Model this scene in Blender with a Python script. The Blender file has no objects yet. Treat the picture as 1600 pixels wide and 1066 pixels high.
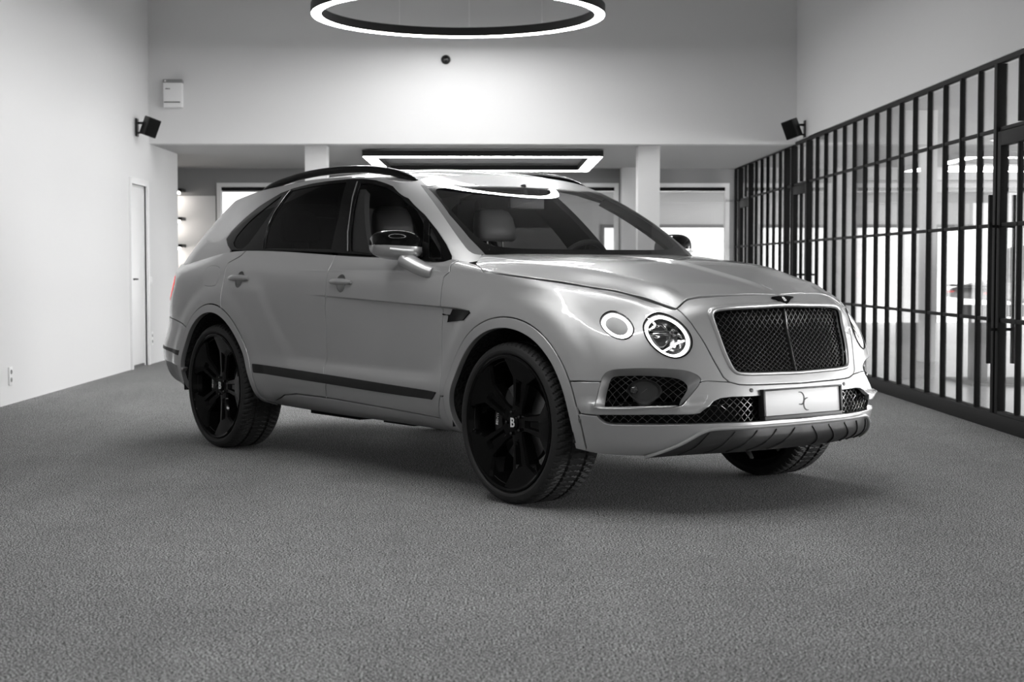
import bpy, bmesh, math, random
from mathutils import Vector, Matrix
from mathutils.geometry import delaunay_2d_cdt
# ---------------------------------------------------------------- settings
PAINT_COL, PAINT_ROUGH, PAINT_METAL = .47, .38, .6
RING_E, RING_UP_E, RECT_E, DAY_E = 30.0, 1.2, 14.0, 1.8
FLOOR0, FLOOR1 = .006, .42
WORLD_E, EXPOSURE = .28, 0.45
CAR_X, CAR_Y, CAR_A = .8485, 8.0733, -.92032
RINGS = [(-.35, 16.2, 3.70, 1.39, 1.50, .095), (-.35, 12.6, 3.70, 1.39, 1.50, .095), (-.35, 6.4, 3.70, 1.39, 1.50, .095)]
LIGHTS = [
 ('hall_window_light_near', (15.5, 9.5, 1.5), (0, 90, 0), 2.2, 700, 6),
 ('hall_fill_light_front', (15.5, 2.5, 1.5), (0, 90, 0), 2.2, 700, 6),  # added fill out of view, brightens the car's nose and plate
 ('hall_window_light_far', (15.5, 20, 1.5), (0, 90, 0), 2.2, 680, 6),
]
R_ = math.radians
COL = bpy.context.scene.collection
rnd = random.Random(4)
# ---------------------------------------------------------------- helpers
def link(o, parent=None):
    COL.objects.link(o)
    if parent is not None: o.parent = parent
    return o
def tag(o, label=None, cat=None, group=None, kind=None):
    if label: o['label'] = label
    if cat: o['category'] = cat
    if group: o['group'] = group
    if kind: o['kind'] = kind
    return o
def empty(name, loc=(0, 0, 0), rz=0.0):
    o = bpy.data.objects.new(name, None); o.location = loc; o.rotation_euler = (0, 0, rz); o.empty_display_size = .1
    return link(o)
def mesh_obj(name, verts, faces, mat, parent=None, smooth=False, normals=None, mats=None, fmat=None):
    me = bpy.data.meshes.new(name)
    me.from_pydata([tuple(map(float, v)) for v in verts], [], faces); me.update()
    for m in (mats or [mat]): me.materials.append(m)
    if fmat is not None: me.polygons.foreach_set('material_index', fmat)
    if smooth or normals is not None: me.polygons.foreach_set('use_smooth', [True] * len(me.polygons))
    if normals is not None: me.normals_split_custom_set_from_vertices([tuple(map(float, n)) for n in normals])
    return link(bpy.data.objects.new(name, me), parent)
class MB:
    """collects plain shapes into one mesh"""
    def __init__(s): s.v = []; s.f = []
    def add(s, v, f):
        k = len(s.v); s.v += [tuple(p) for p in v]; s.f += [tuple(i + k for i in q) for q in f]; return s
    def box(s, x0, x1, y0, y1, z0, z1, M=None):
        v = [Vector((x, y, z)) for x in (x0, x1) for y in (y0, y1) for z in (z0, z1)]
        if M is not None: v = [M @ p for p in v]
        return s.add(v, [(0,1,3,2),(4,6,7,5),(0,4,5,1),(2,3,7,6),(0,2,6,4),(1,5,7,3)])
    def tube(s, pts, r, n=10, cap=True, closed=False, sx=1.0, up=(0,0,1)):
        pts = [Vector(p) for p in pts]; m = len(pts); V = []; F = []
        rs = r if isinstance(r, (list, tuple)) else [r] * m
        for i, p in enumerate(pts):
            a = pts[(i - 1) % m] if closed or i > 0 else p; b = pts[(i + 1) % m] if closed or i < m - 1 else p
            t = (b - a).normalized(); u = Vector(up)
            if abs(t.dot(u)) > .98: u = Vector((1, 0, 0))
            e1 = t.cross(u).normalized(); e2 = e1.cross(t)
            V += [p + (e1 * math.cos(2*math.pi*k/n) * sx + e2 * math.sin(2*math.pi*k/n)) * rs[i] for k in range(n)]
        for i in range(m if closed else m - 1):
            j = (i + 1) % m
            F += [(i*n + k, i*n + (k+1) % n, j*n + (k+1) % n, j*n + k) for k in range(n)]
        if cap and not closed: F += [tuple(range(n))[::-1], tuple((m-1)*n + k for k in range(n))]
        return s.add(V, F)
    def lathe(s, prof, n=48, M=None, closed=False):
        """profile (radius, height) turned about z"""
        m = len(prof); V = []; F = []
        for k in range(n):
            a = 2*math.pi*k/n
            V += [Vector((r*math.cos(a), r*math.sin(a), h)) for r, h in prof]
        if M is not None: V = [M @ p for p in V]
        for k in range(n):
            j = (k+1) % n
            F += [(k*m+i, j*m+i, j*m+i+1, k*m+i+1) for i in range(m-1)]
            if closed: F.append((k*m+m-1, j*m+m-1, j*m, k*m))
        return s.add(V, F)
    def prism(s, poly, fn, h0, h1):
        """outline (u,v) swept from h0 to h1; fn(u,v,h) -> point"""
        n = len(poly); V = [fn(u, v, h0) for u, v in poly] + [fn(u, v, h1) for u, v in poly]
        F = [tuple(range(n))[::-1], tuple(range(n, 2*n))] + [(i, (i+1) % n, n+(i+1) % n, n+i) for i in range(n)]
        return s.add(V, F)
    def build(s, name, mat, parent=None, smooth=False, bevel=0.0, angle=35, seg=2):
        me = bpy.data.meshes.new(name); me.from_pydata([tuple(map(float, p)) for p in s.v], [], s.f); me.update()
        bm = bmesh.new(); bm.from_mesh(me); bmesh.ops.recalc_face_normals(bm, faces=bm.faces)
        if bevel: 
            es = [e for e in bm.edges if len(e.link_faces) == 2 and e.calc_face_angle(0) > R_(30)]
            bmesh.ops.bevel(bm, geom=es, offset=bevel, segments=seg, profile=.6, affect='EDGES', clamp_overlap=True)
        bm.to_mesh(me); bm.free()
        me.materials.append(mat)
        if smooth or bevel:
            me.polygons.foreach_set('use_smooth', [True] * len(me.polygons)); me.set_sharp_from_angle(angle=R_(angle))
        return link(bpy.data.objects.new(name, me), parent)
def text_mesh(name, txt, size, mat, parent, M, extrude=.001, bold=0.0, italic=0.0):
    cu = bpy.data.curves.new(name + '_outline', 'FONT'); cu.body = txt; cu.size = size; cu.extrude = extrude; cu.align_x = 'CENTER'; cu.align_y = 'CENTER'; cu.offset = bold; cu.shear = italic
    t = bpy.data.objects.new(name + '_outline', cu); COL.objects.link(t)
    bpy.context.view_layer.update()
    me = bpy.data.meshes.new_from_object(t.evaluated_get(bpy.context.evaluated_depsgraph_get()))
    bpy.data.objects.remove(t); bpy.data.curves.remove(cu)
    me.transform(M); me.materials.clear(); me.materials.append(mat); me.name = name
    return link(bpy.data.objects.new(name, me), parent)
# ---------------------------------------------------------------- materials
def principled(name, col, rough=.5, metal=0.0, coat=0.0, spec=.5, emis=None, es=0.0, coat_rough=.03):
    m = bpy.data.materials.new(name); m.use_nodes = True; b = m.node_tree.nodes['Principled BSDF']
    c = (col, col, col) if not isinstance(col, tuple) else col
    b.inputs['Base Color'].default_value = (*c, 1); b.inputs['Roughness'].default_value = rough; b.inputs['Metallic'].default_value = metal
    b.inputs['Coat Weight'].default_value = coat; b.inputs['Coat Roughness'].default_value = coat_rough; b.inputs['Specular IOR Level'].default_value = spec
    if emis is not None:
        b.inputs['Emission Color'].default_value = (*((emis,)*3 if not isinstance(emis, tuple) else emis), 1); b.inputs['Emission Strength'].default_value = es
    return m
def noise_bump(m, scale, strength, dist=.01, detail=4, colvar=None):
    nt = m.node_tree; b = nt.nodes['Principled BSDF']
    tc = nt.nodes.new('ShaderNodeTexCoord'); nz = nt.nodes.new('ShaderNodeTexNoise'); nz.inputs['Scale'].default_value = scale; nz.inputs['Detail'].default_value = detail
    nt.links.new(tc.outputs['Object'], nz.inputs['Vector'])
    bp = nt.nodes.new('ShaderNodeBump'); bp.inputs['Strength'].default_value = strength; bp.inputs['Distance'].default_value = dist
    nt.links.new(nz.outputs['Fac'], bp.inputs['Height']); nt.links.new(bp.outputs['Normal'], b.inputs['Normal'])
    if colvar:
        rp = nt.nodes.new('ShaderNodeValToRGB'); rp.color_ramp.elements[0].position = .3; rp.color_ramp.elements[1].position = .7
        rp.color_ramp.elements[0].color = (*[colvar[0]]*3, 1); rp.color_ramp.elements[1].color = (*[colvar[1]]*3, 1)
        nt.links.new(nz.outputs['Fac'], rp.inputs['Fac']); nt.links.new(rp.outputs['Color'], b.inputs['Base Color'])
    return m
def glass(name, tint, f0=.04, graze=1.0, rough=0.0):
    """thin sheet glass: the same angle-dependent reflection from both faces over a tinted see-through"""
    m = bpy.data.materials.new(name); m.use_nodes = True; nt = m.node_tree; nt.nodes.clear(); N = nt.nodes.new; L = nt.links.new
    out = N('ShaderNodeOutputMaterial'); mix = N('ShaderNodeMixShader'); tr = N('ShaderNodeBsdfTransparent'); gl = N('ShaderNodeBsdfGlossy')
    tr.inputs['Color'].default_value = (tint, tint, tint, 1); gl.inputs['Roughness'].default_value = rough; gl.inputs['Color'].default_value = (1,1,1,1)
    geo = N('ShaderNodeNewGeometry'); dot = N('ShaderNodeVectorMath'); dot.operation = 'DOT_PRODUCT'; L(geo.outputs['Normal'], dot.inputs[0]); L(geo.outputs['Incoming'], dot.inputs[1])
    def math_(op, a, b):
        n = N('ShaderNodeMath'); n.operation = op
        for k, v in enumerate((a, b)):
            if isinstance(v, (int, float)): n.inputs[k].default_value = v
            elif v is not None: L(v, n.inputs[k])
        return n.outputs[0]
    c = math_('ABSOLUTE', dot.outputs['Value'], None); f = math_('POWER', math_('SUBTRACT', 1.0, c), 5.0); f = math_('ADD', math_('MULTIPLY', f, (1-f0)*graze), f0)
    L(f, mix.inputs['Fac']); L(tr.outputs['BSDF'], mix.inputs[1]); L(gl.outputs['BSDF'], mix.inputs[2]); L(mix.outputs['Shader'], out.inputs['Surface'])
    return m
def emission(name, col, strength):
    m = bpy.data.materials.new(name); m.use_nodes = True; nt = m.node_tree; nt.nodes.clear()
    out = nt.nodes.new('ShaderNodeOutputMaterial'); e = nt.nodes.new('ShaderNodeEmission'); e.inputs['Color'].default_value = (*((col,)*3 if not isinstance(col, tuple) else col), 1); e.inputs['Strength'].default_value = strength
    nt.links.new(e.outputs[0], out.inputs[0]); return m
M = {}
M['paint'] = principled('silver_paint', PAINT_COL, PAINT_ROUGH, PAINT_METAL, coat=1.0)
nt = M['paint'].node_tree
M['black_gloss'] = principled('gloss_black', .004, .07, 0, spec=.12)
M['black_satin'] = principled('satin_black', .014, .42, spec=.35)
M['lamp_housing'] = principled('lamp_housing_plastic', .035, .38)
M['lamp_bowl'] = principled('lamp_bowl_metal', .28, .2, 1.0)
M['black'] = principled('deep_black', .004, .85, spec=.2)
M['rubber'] = noise_bump(principled('tyre_rubber', .021, .62, spec=.4), 180, .15, .002)
M['liner'] = noise_bump(principled('wheel_liner_felt', .02, .95, spec=.2), 60, .6, .01, colvar=(.006, .05))
M['chrome'] = principled('bright_metal', .75, .12, 1.0)
M['dark_chrome'] = principled('dark_bright_metal', .10, .2, 1.0)
M['mesh_metal'] = principled('grille_mesh_black', .08, .22, .8, coat=.6)
M['steel'] = principled('brake_steel', .35, .35, 1.0)
M['led'] = emission('daytime_led', 1.0, 3.2)
M['white'] = principled('white_enamel', .85, .4)
M['letter'] = principled('emblem_white', .9, .35)
M['tail'] = principled('red_lamp_lens', (.75, .03, .03), .15, coat=1.0, emis=(.9, .07, .06), es=.55)
M['glass_clear'] = glass('windscreen_glass', .86, .03)
M['glass_front'] = glass('front_door_glass', .74, .012, .35)
M['glass_dark'] = glass('privacy_glass', .02, .012, .35)
M['lamp_glass'] = glass('lamp_cover_glass', .97)
M['lens'] = principled('projector_lens', .03, .04, 0, coat=1.0)
M['leather'] = noise_bump(principled('dark_leather', .03, .45), 120, .15, .003)
M['leather_lit'] = noise_bump(principled('lit_leather', .22, .45), 120, .15, .003)  # paler copy for the driver's seat, its light put into the colour
M['pillar_cloth'] = principled('pillar_cloth', .03, .9)
M['headliner'] = principled('headliner_cloth', .10, .9)
M['plate'] = principled('plate_face', .92, .35)
M['plate_ink'] = principled('plate_print', .03, .5)
M['skid'] = principled('skid_plate_grey', .05, .45, .3)
M['gasket'] = principled('grey_strip', .11, .45)
M['wall'] = noise_bump(principled('painted_wall', .72, .85, spec=.2), 90, .04, .003)
M['wall_dark'] = principled('darkened_unseen_wall', .33, .8, spec=.2)
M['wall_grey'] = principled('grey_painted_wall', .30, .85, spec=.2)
M['ceil'] = principled('ceiling_paint', .55, .9, spec=.2)
M['steel_black'] = principled('black_steel_profile', .008, .6, 0, spec=.15)
M['pane'] = glass('partition_glass', .93)
M['ring_led'] = emission('ring_lamp_diffuser', 1.0, RING_E)
M['ring_up'] = emission('ring_lamp_upper_diffuser', 1.0, RING_UP_E)
M['rect_led'] = emission('square_lamp_diffuser', 1.0, RECT_E)
M['tube_led'] = emission('tube_lamp_diffuser', 1.0, 10.0)
M['shelf_led'] = emission('shelf_lamp_diffuser', (1.0, .93, .86), 14.0)
M['daylight'] = emission('daylit_pane', 1.0, DAY_E)
M['tile'] = principled('pale_hall_floor', .7, .25)
M['car_white'] = principled('white_car_paint', .8, .25, coat=1.0)
M['grey_mid'] = principled('grey_plastic', .25, .5)
def floor_material():
    m = bpy.data.materials.new('speckled_dark_flooring'); m.use_nodes = True; nt = m.node_tree; b = nt.nodes['Principled BSDF']; b.inputs['Roughness'].default_value = .8; b.inputs['Specular IOR Level'].default_value = .35
    tc = nt.nodes.new('ShaderNodeTexCoord')
    def noise(scale, detail, rough=.5):
        n = nt.nodes.new('ShaderNodeTexNoise'); n.inputs['Scale'].default_value = scale; n.inputs['Detail'].default_value = detail; n.inputs['Roughness'].default_value = rough
        nt.links.new(tc.outputs['Object'], n.inputs['Vector']); return n
    def ramp(src, p0, p1, c0, c1):
        r = nt.nodes.new('ShaderNodeValToRGB'); r.color_ramp.elements[0].position = p0; r.color_ramp.elements[1].position = p1
        r.color_ramp.elements[0].color = (c0, c0, c0, 1); r.color_ramp.elements[1].color = (c1, c1, c1, 1); nt.links.new(src, r.inputs['Fac']); return r
    def mul(a, c):
        x = nt.nodes.new('ShaderNodeMix'); x.data_type = 'RGBA'; x.blend_type = 'MULTIPLY'; x.inputs['Factor'].default_value = 1
        nt.links.new(a, x.inputs['A']); nt.links.new(c, x.inputs['B']); return x.outputs['Result']
    fine = ramp(noise(135, 1, .85).outputs['Fac'], .47, .56, FLOOR0, FLOOR1)
    spark = ramp(noise(310, 0, .5).outputs['Fac'], .62, .70, 1.0, 2.4)
    big = ramp(noise(.9, 5, .6).outputs['Fac'], .3, .7, .88, 1.06)
    mid = ramp(noise(9, 4, .6).outputs['Fac'], .3, .7, .88, 1.08)
    # faint rubbed wheel marks
    mp = nt.nodes.new('ShaderNodeMapping'); mp.inputs['Scale'].default_value = (.5, .09, 1); mp.inputs['Rotation'].default_value = (0, 0, R_(20)); nt.links.new(tc.outputs['Object'], mp.inputs['Vector'])
    st = nt.nodes.new('ShaderNodeTexNoise'); st.inputs['Scale'].default_value = 3.0; st.inputs['Detail'].default_value = 2; nt.links.new(mp.outputs[0], st.inputs['Vector'])
    marks = ramp(st.outputs['Fac'], .52, .72, 1.0, 1.22)
    c = mul(mul(mul(mul(fine.outputs[0], spark.outputs[0]), big.outputs[0]), mid.outputs[0]), marks.outputs[0]); nt.links.new(c, b.inputs['Base Color'])
    bp = nt.nodes.new('ShaderNodeBump'); bp.inputs['Strength'].default_value = .12; bp.inputs['Distance'].default_value = .004
    nt.links.new(noise(240, 2, .7).outputs['Fac'], bp.inputs['Height']); nt.links.new(bp.outputs['Normal'], b.inputs['Normal'])
    return m
M['floor'] = floor_material()
import numpy as np
# ---------------------------------------------------------------- smooth surfaces
def spline_matrix(k):
    """maps knot values to knot second derivatives (natural cubic spline)"""
    n = len(k); A = np.zeros((n, n)); B = np.zeros((n, n)); A[0, 0] = A[-1, -1] = 1
    for i in range(1, n - 1):
        h0, h1 = k[i] - k[i - 1], k[i + 1] - k[i]
        A[i, i - 1], A[i, i], A[i, i + 1] = h0 / 6, (h0 + h1) / 3, h1 / 6
        B[i, i - 1], B[i, i], B[i, i + 1] = 1 / h0, -1 / h0 - 1 / h1, 1 / h1
    return np.linalg.solve(A, B)
def spline_basis(k, M, x):
    x = np.clip(np.asarray(x, float), k[0], k[-1]); n = len(k)
    i = np.clip(np.searchsorted(k, x, side='right') - 1, 0, n - 2)
    h = k[i + 1] - k[i]; a = (k[i + 1] - x) / h; b = 1 - a
    W = ((a**3 - a) * h * h / 6)[:, None] * M[i] + ((b**3 - b) * h * h / 6)[:, None] * M[i + 1]
    r = np.arange(len(x)); W[r, i] += a; W[r, i + 1] += b
    return W
class Surface:
    def __init__(s, P, mirror=True, disp=None):
        P = np.array(P, float)                    # rows x columns x 3
        s.ks = np.concatenate([[0], np.cumsum(np.mean(np.linalg.norm(np.diff(P, axis=1), axis=2), axis=0))])
        s.kt = np.concatenate([[0], np.cumsum(np.mean(np.linalg.norm(np.diff(P, axis=0), axis=2), axis=1))])
        s.smax, s.tmax = s.ks[-1], s.kt[-1]
        if mirror:                                # the centre line: continue with the mirrored columns
            m = P[:, 1:4][:, ::-1] * np.array([1, -1, 1])
            P = np.concatenate([m, P], axis=1); s.ke = np.concatenate([-s.ks[1:4][::-1], s.ks])
        else: s.ke = s.ks
        s.P = P; s.Ms = spline_matrix(s.ke); s.Mt = spline_matrix(s.kt); s.disp = disp
    def raw(s, a, b):
        return np.einsum('nr,nc,rcd->nd', spline_basis(s.kt, s.Mt, b), spline_basis(s.ke, s.Ms, a), s.P, optimize=True)
    def _nrm(s, f, a, b):
        e = 1e-3
        u = f(a + e, b) - f(a - e, b); v = f(a, b + e) - f(a, b - e)
        n = np.cross(u, v); return n / np.maximum(np.linalg.norm(n, axis=1), 1e-12)[:, None]
    def pos(s, a, b):
        a = np.asarray(a, float); b = np.asarray(b, float); p = s.raw(a, b)
        if s.disp is None: return p
        return p + s.disp(p)[:, None] * s.sign * s._nrm(s.raw, a, b)
    sign = 1.0
    def nrm(s, a, b):
        return s.sign * s._nrm(s.pos, np.asarray(a, float), np.asarray(b, float))
def smooth(x, a, b):
    t = np.clip((x - a) / (b - a), 0, 1); return t * t * (3 - 2 * t)
# ---------------------------------------------------------------- the lower body: columns wrap from the nose along the right side to the tail
def col(x, wz):
    xs = x if isinstance(x, list) else [x] * len(wz)
    return [(xx, -w, z) for xx, (w, z) in zip(xs, wz)]
def colw(x, w, z):
    n = len(x); ws = w if isinstance(w, list) else [w] * n
    return list(zip(x, [-v for v in ws], z))
ZF = [.285, .335, .40, .50, .575, .655, .735, .81, .885]
ZR = [.35, .39, .47, .54, .61, .72, .86, .97, 1.07, 1.12, 1.155]
COLS = [
 colw([.88,.975,.99,.99,.98,.957,.933,.911,.892,.874,.825], 0.0, ZF + [.965, 1.011]),
 colw([.875,.97,.985,.985,.975,.952,.928,.906,.885,.865,.815], .18, ZF + [.960, 1.009]),
 colw([.855,.952,.969,.969,.956,.935,.912,.89,.868,.842,.775], .36, ZF + [.955, 1.003]),
 col([.82,.91,.932,.934,.922,.90,.877,.855,.827,.795,.722], [(.46,.285),(.47,.33),(.48,.40),(.485,.50),(.485,.58),(.48,.66),(.475,.74),(.47,.81),(.475,.88),(.485,.94),(.49,.990)]),
 col([.76,.84,.862,.865,.855,.837,.817,.793,.765,.745,.727], [(.60,.28),(.62,.325),(.64,.40),(.65,.50),(.645,.585),(.635,.67),(.622,.745),(.61,.82),(.595,.88),(.583,.92),(.570,.954)]),
 col([.71,.74,.755,.762,.757,.745,.727,.705,.685,.67,.645], [(.72,.275),(.76,.32),(.78,.40),(.795,.50),(.787,.59),(.775,.68),(.755,.76),(.72,.84),(.685,.90),(.66,.945),(.62,.977)]),
 col([.59,.615,.627,.63,.63,.623,.61,.59,.57,.55,.52], [(.82,.27),(.86,.315),(.885,.40),(.907,.50),(.902,.59),(.89,.68),(.865,.77),(.825,.86),(.765,.935),(.715,.995),(.652,1.01)]),
 col([.45,.47,.48,.485,.482,.475,.465,.445,.42,.39,.36], [(.90,.27),(.93,.32),(.95,.41),(.962,.50),(.962,.59),(.953,.69),(.935,.79),(.898,.89),(.84,.975),(.775,1.037),(.697,1.038)]),
 col([.25,.25,.25,.25,.25,.25,.25,.235,.21,.175,.14], [(.93,.28),(.965,.33),(.985,.42),(.992,.51),(.99,.60),(.984,.71),(.97,.83),(.945,.93),(.905,1.012),(.86,1.074),(.795,1.071)]),
 col([0.,0.,0.,0.,0.,0.,0.,0.,-.01,-.03,-.05], [(.93,.30),(.965,.36),(.985,.44),(.995,.52),(.995,.60),(.993,.72),(.987,.85),(.968,.955),(.942,1.03),(.91,1.095),(.86,1.094)]),
 col([-.3]*9+[-.28,-.25], [(.90,.30),(.95,.34),(.975,.42),(.988,.52),(.985,.60),(.982,.72),(.982,.86),(.967,.975),(.947,1.055),(.927,1.115),(.893,1.125)]),
 col([-.55]*9 + [-.54, -.52], [(.83,.285),(.91,.325),(.962,.41),(.985,.52),(.972,.60),(.968,.72),(.972,.86),(.967,.98),(.948,1.075),(.918,1.135),(.86,1.17)]),
 col(-1.1, [(.80,.285),(.89,.325),(.955,.40),(.985,.52),(.968,.60),(.962,.72),(.968,.86),(.970,.97),(.955,1.09),(.925,1.14),(.90,1.19)]),
 col(-1.65, [(.80,.285),(.89,.325),(.955,.40),(.985,.52),(.968,.60),(.962,.72),(.968,.86),(.970,.97),(.957,1.10),(.93,1.155),(.905,1.205)]),
 col(-2.2, [(.80,.29),(.89,.33),(.955,.40),(.985,.52),(.972,.60),(.968,.72),(.972,.86),(.973,.98),(.958,1.11),(.932,1.17),(.905,1.23)]),
 col(-2.6, [(.84,.305),(.925,.345),(.97,.42),(.99,.52),(.985,.60),(.985,.72),(.985,.86),(.978,.99),(.957,1.12),(.928,1.18),(.90,1.24)]),
 col(-3.0, [(.90,.32),(.96,.36),(.985,.44),(.995,.52),(.995,.60),(.995,.72),(.99,.86),(.977,.99),(.952,1.11),(.92,1.175),(.885,1.23)]),
 col(-3.4, [(.90,.33),(.95,.37),(.975,.45),(.985,.53),(.98,.61),(.977,.72),(.975,.86),(.965,.98),(.94,1.09),(.905,1.145),(.86,1.185)]),
 col([-3.62,-3.68,-3.71,-3.72,-3.73,-3.72,-3.70,-3.69,-3.69,-3.71,-3.72], [(.84,.34),(.90,.38),(.94,.47),(.955,.54),(.952,.61),(.937,.72),(.937,.86),(.93,.97),(.905,1.075),(.87,1.12),(.805,1.165)]),
 colw([-3.84,-3.91,-3.95,-3.96,-3.97,-3.93,-3.89,-3.87,-3.86,-3.87,-3.90], [.76,.82,.845,.855,.85,.83,.83,.825,.805,.79,.76], ZR),
 colw([-3.97,-4.05,-4.10,-4.11,-4.12,-4.07,-4.00,-3.97,-3.96,-3.97,-4.00], .55, ZR),
 colw([-4.01,-4.09,-4.14,-4.15,-4.16,-4.11,-4.04,-4.01,-4.00,-4.015,-4.035], .27, ZR),
 colw([-4.02,-4.10,-4.15,-4.16,-4.17,-4.12,-4.05,-4.02,-4.01,-4.03,-4.045], 0.0, ZR),
]
WB = -2.992
def body_disp(p):
    """creases and swellings pressed into the flanks, in metres along the outward normal"""
    x, w, z = p[:, 0], np.abs(p[:, 1]), p[:, 2]
    side = smooth(w, .80, .92)
    d = np.zeros(len(x))
    # feature line from the wing vent into the rear door: the lower flank steps in
    zl = .979 - (x + 1.806) * .0344
    amp = .019 * smooth(x, -1.95, -1.1) * (1 - smooth(x, -.50, -.30))
    d -= amp * (1 - smooth(z, zl - .006, zl + .003)) * smooth(z, zl - .30, zl - .02)
    # haunch: the flank swells behind a slanting ridge in the rear door
    xr = -2.47+(1.06-z)*.80
    d += .016*(1-smooth(x, xr-.05, xr+.09))*smooth(z,.45,.75)*(1-smooth(z,.98,1.10))*smooth(x,-3.3,-2.7)
    # shoulder line over the handles
    d += .0035*np.exp(-((z-1.118)/.008)**2)*smooth(x,-2.1,-1.6)*(1-smooth(x,-.75,-.6))
    # lower door hollow above the moulding
    d -= .006*smooth(x,-2.3,-1.9)*(1-smooth(x,-.75,-.6))*np.exp(-((z-(.60-.02*(x+1.2)))/.035)**2)
    # wheel arch swellings
    for cx in (0.0, WB):
        r = np.hypot(x - cx, z - .385)
        d += .012 * (1 - smooth(r, .555, .66)) * smooth(z, .2, .45)
    # the blade between the fog lamps and the lower intake stands proud
    d2 = .015*np.exp(-((z-.512)/.016)**2)*smooth(x,.50,.60)*smooth(w,.40,.58)
    return d * side + d2
SA = Surface(np.array(COLS).transpose(1, 0, 2), True, body_disp)
SA.sign = -1.0
# ---------------------------------------------------------------- the cabin: columns wrap from the windscreen past the pillars to the rear window
BELT = [(-.40,0,1.20),(-.42,.35,1.195),(-.47,.62,1.19),(-.495,.766,1.20),(-.585,.862,1.178),(-.95,.888,1.185),(-1.35,.90,1.20),(-1.8,.905,1.215),(-2.3,.905,1.232),(-2.7,.898,1.24),(-3.05,.88,1.228),(-3.47,.86,1.185),(-3.90,.76,1.15),(-4.02,.45,1.13),(-4.05,0,1.13)]
ROOF = [(-1.27,0,1.664),(-1.275,.35,1.654),(-1.28,.57,1.628),(-1.275,.645,1.608),(-1.32,.672,1.604),(-1.45,.672,1.622),(-1.65,.672,1.645),(-2.0,.672,1.66),(-2.35,.665,1.66),(-2.65,.652,1.645),(-2.97,.64,1.625),(-3.25,.62,1.595),(-3.46,.58,1.565),(-3.52,.35,1.585),(-3.54,0,1.59)]
BULGE = [.05,.055,.065,.075,.075,.055,.06,.06,.06,.055,.05,.045,.03,.03,.03]
def cabin():
    rows = []
    b = np.array(BELT) * [1,-1,1]; b[3:15, 2] -= .03; b[3:11, 1] -= .012; r = np.array(ROOF) * [1,-1,1]
    out = []
    for i in range(len(b)):
        j0, j1 = max(i-1,0), min(i+1,len(b)-1)
        tan = (b[j1]-b[j0]) + (r[j1]-r[j0]); up = r[i]-b[i]
        n = np.cross(tan, up); n /= np.linalg.norm(n)
        if i in (0, len(b)-1): n[1] = 0; n /= np.linalg.norm(n)
        out.append(n)
    for u in np.linspace(0,1,6):
        rows.append([b[i]*(1-u)+r[i]*u - out[i]*BULGE[i]*4*u*(1-u)*.5 for i in range(len(b))])
    return rows
SB = Surface(cabin(), True); SB.sign = -1.0
# ---------------------------------------------------------------- bonnet and roof: heights over the plan
def interp(x, xs, ys):
    xs = np.array(xs, float); M = spline_matrix(xs)
    return spline_basis(xs, M, np.atleast_1d(x)) @ np.array(ys, float)
class Height:
    def __init__(s, f): s.f = f; s.disp = None
    def pos(s, a, b):
        a = np.asarray(a, float); b = np.asarray(b, float); return np.stack([a, b, s.f(a, b)], 1)
    def nrm(s, a, b):
        e = 1e-3; a = np.asarray(a, float); b = np.asarray(b, float)
        n = np.stack([-(s.f(a+e,b)-s.f(a-e,b))/(2*e), -(s.f(a,b+e)-s.f(a,b-e))/(2*e), np.ones(len(a))], 1)
        return n/np.linalg.norm(n,axis=1)[:,None]
HX = [-.60,-.45,-.3,-.2,-.057,.065,.184,.292,.398,.522,.639,.728,.85]
HW = [.90,.905,.915,.905,.862,.819,.777,.728,.683,.648,.612,.57,.52]
HZ_ = [1.175,1.155,1.122,1.108,1.094,1.08,1.065,1.048,1.033,1.01,.978,.954,.93]
def hood_base(x, y):
    w = np.abs(y)
    we = interp(x, HX, HW); ze = interp(x, HX, HZ_)
    zc = interp(x, [-.60,-.45,-.04,.152,.423,.68,.825,.90], [1.215,1.207,1.178,1.158,1.107,1.052,1.011,.98])
    u = w/we
    prof = 1 - .36*smooth(u,.15,1.0)*u**2 - .64*smooth(u,.83,1.05)
    return ze + (zc-ze)*prof + .013*np.exp(-(w/.020)**2) * smooth(x,-.35,.2)        # with the centre spine
def hood_z(x, y):
    """the bonnet; its front edge rolls down to meet the grille surround"""
    x = np.atleast_1d(np.asarray(x, float)); y = np.atleast_1d(np.asarray(y, float)); w = np.clip(np.abs(y), 0, .57)
    k = [0,.18,.36,.49,.57]; xf = np.interp(w, k, [.825,.815,.775,.735,.727]); zf = interp(w, k, [1.011,1.009,1.003,.988,.954])
    return hood_base(x, y) - (hood_base(xf, w)-zf)*smooth(x, xf-.17, xf)
def roof_z(x, y):
    w = np.abs(y)
    zc = interp(x, [-3.7,-3.54,-3.1,-2.7,-2.3,-1.9,-1.55,-1.27,-1.0],[1.56,1.59,1.642,1.680,1.705,1.718,1.706,1.664,1.60])
    ze = interp(x, [-3.7,-3.46,-3.25,-2.97,-2.65,-2.35,-2.0,-1.65,-1.45,-1.32,-1.275,-1.0],[1.53,1.565,1.595,1.625,1.645,1.66,1.66,1.645,1.622,1.604,1.606,1.57])
    we = interp(x, [-3.7,-3.46,-3.25,-2.97,-2.65,-2.0,-1.45,-1.32,-1.275,-1.0],[.56,.58,.62,.64,.652,.672,.672,.672,.645,.62])
    return ze + (zc-ze)*(1-np.clip(w/we,0,1.3)**2.6)
SH = Height(hood_z); SR = Height(roof_z)
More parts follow.
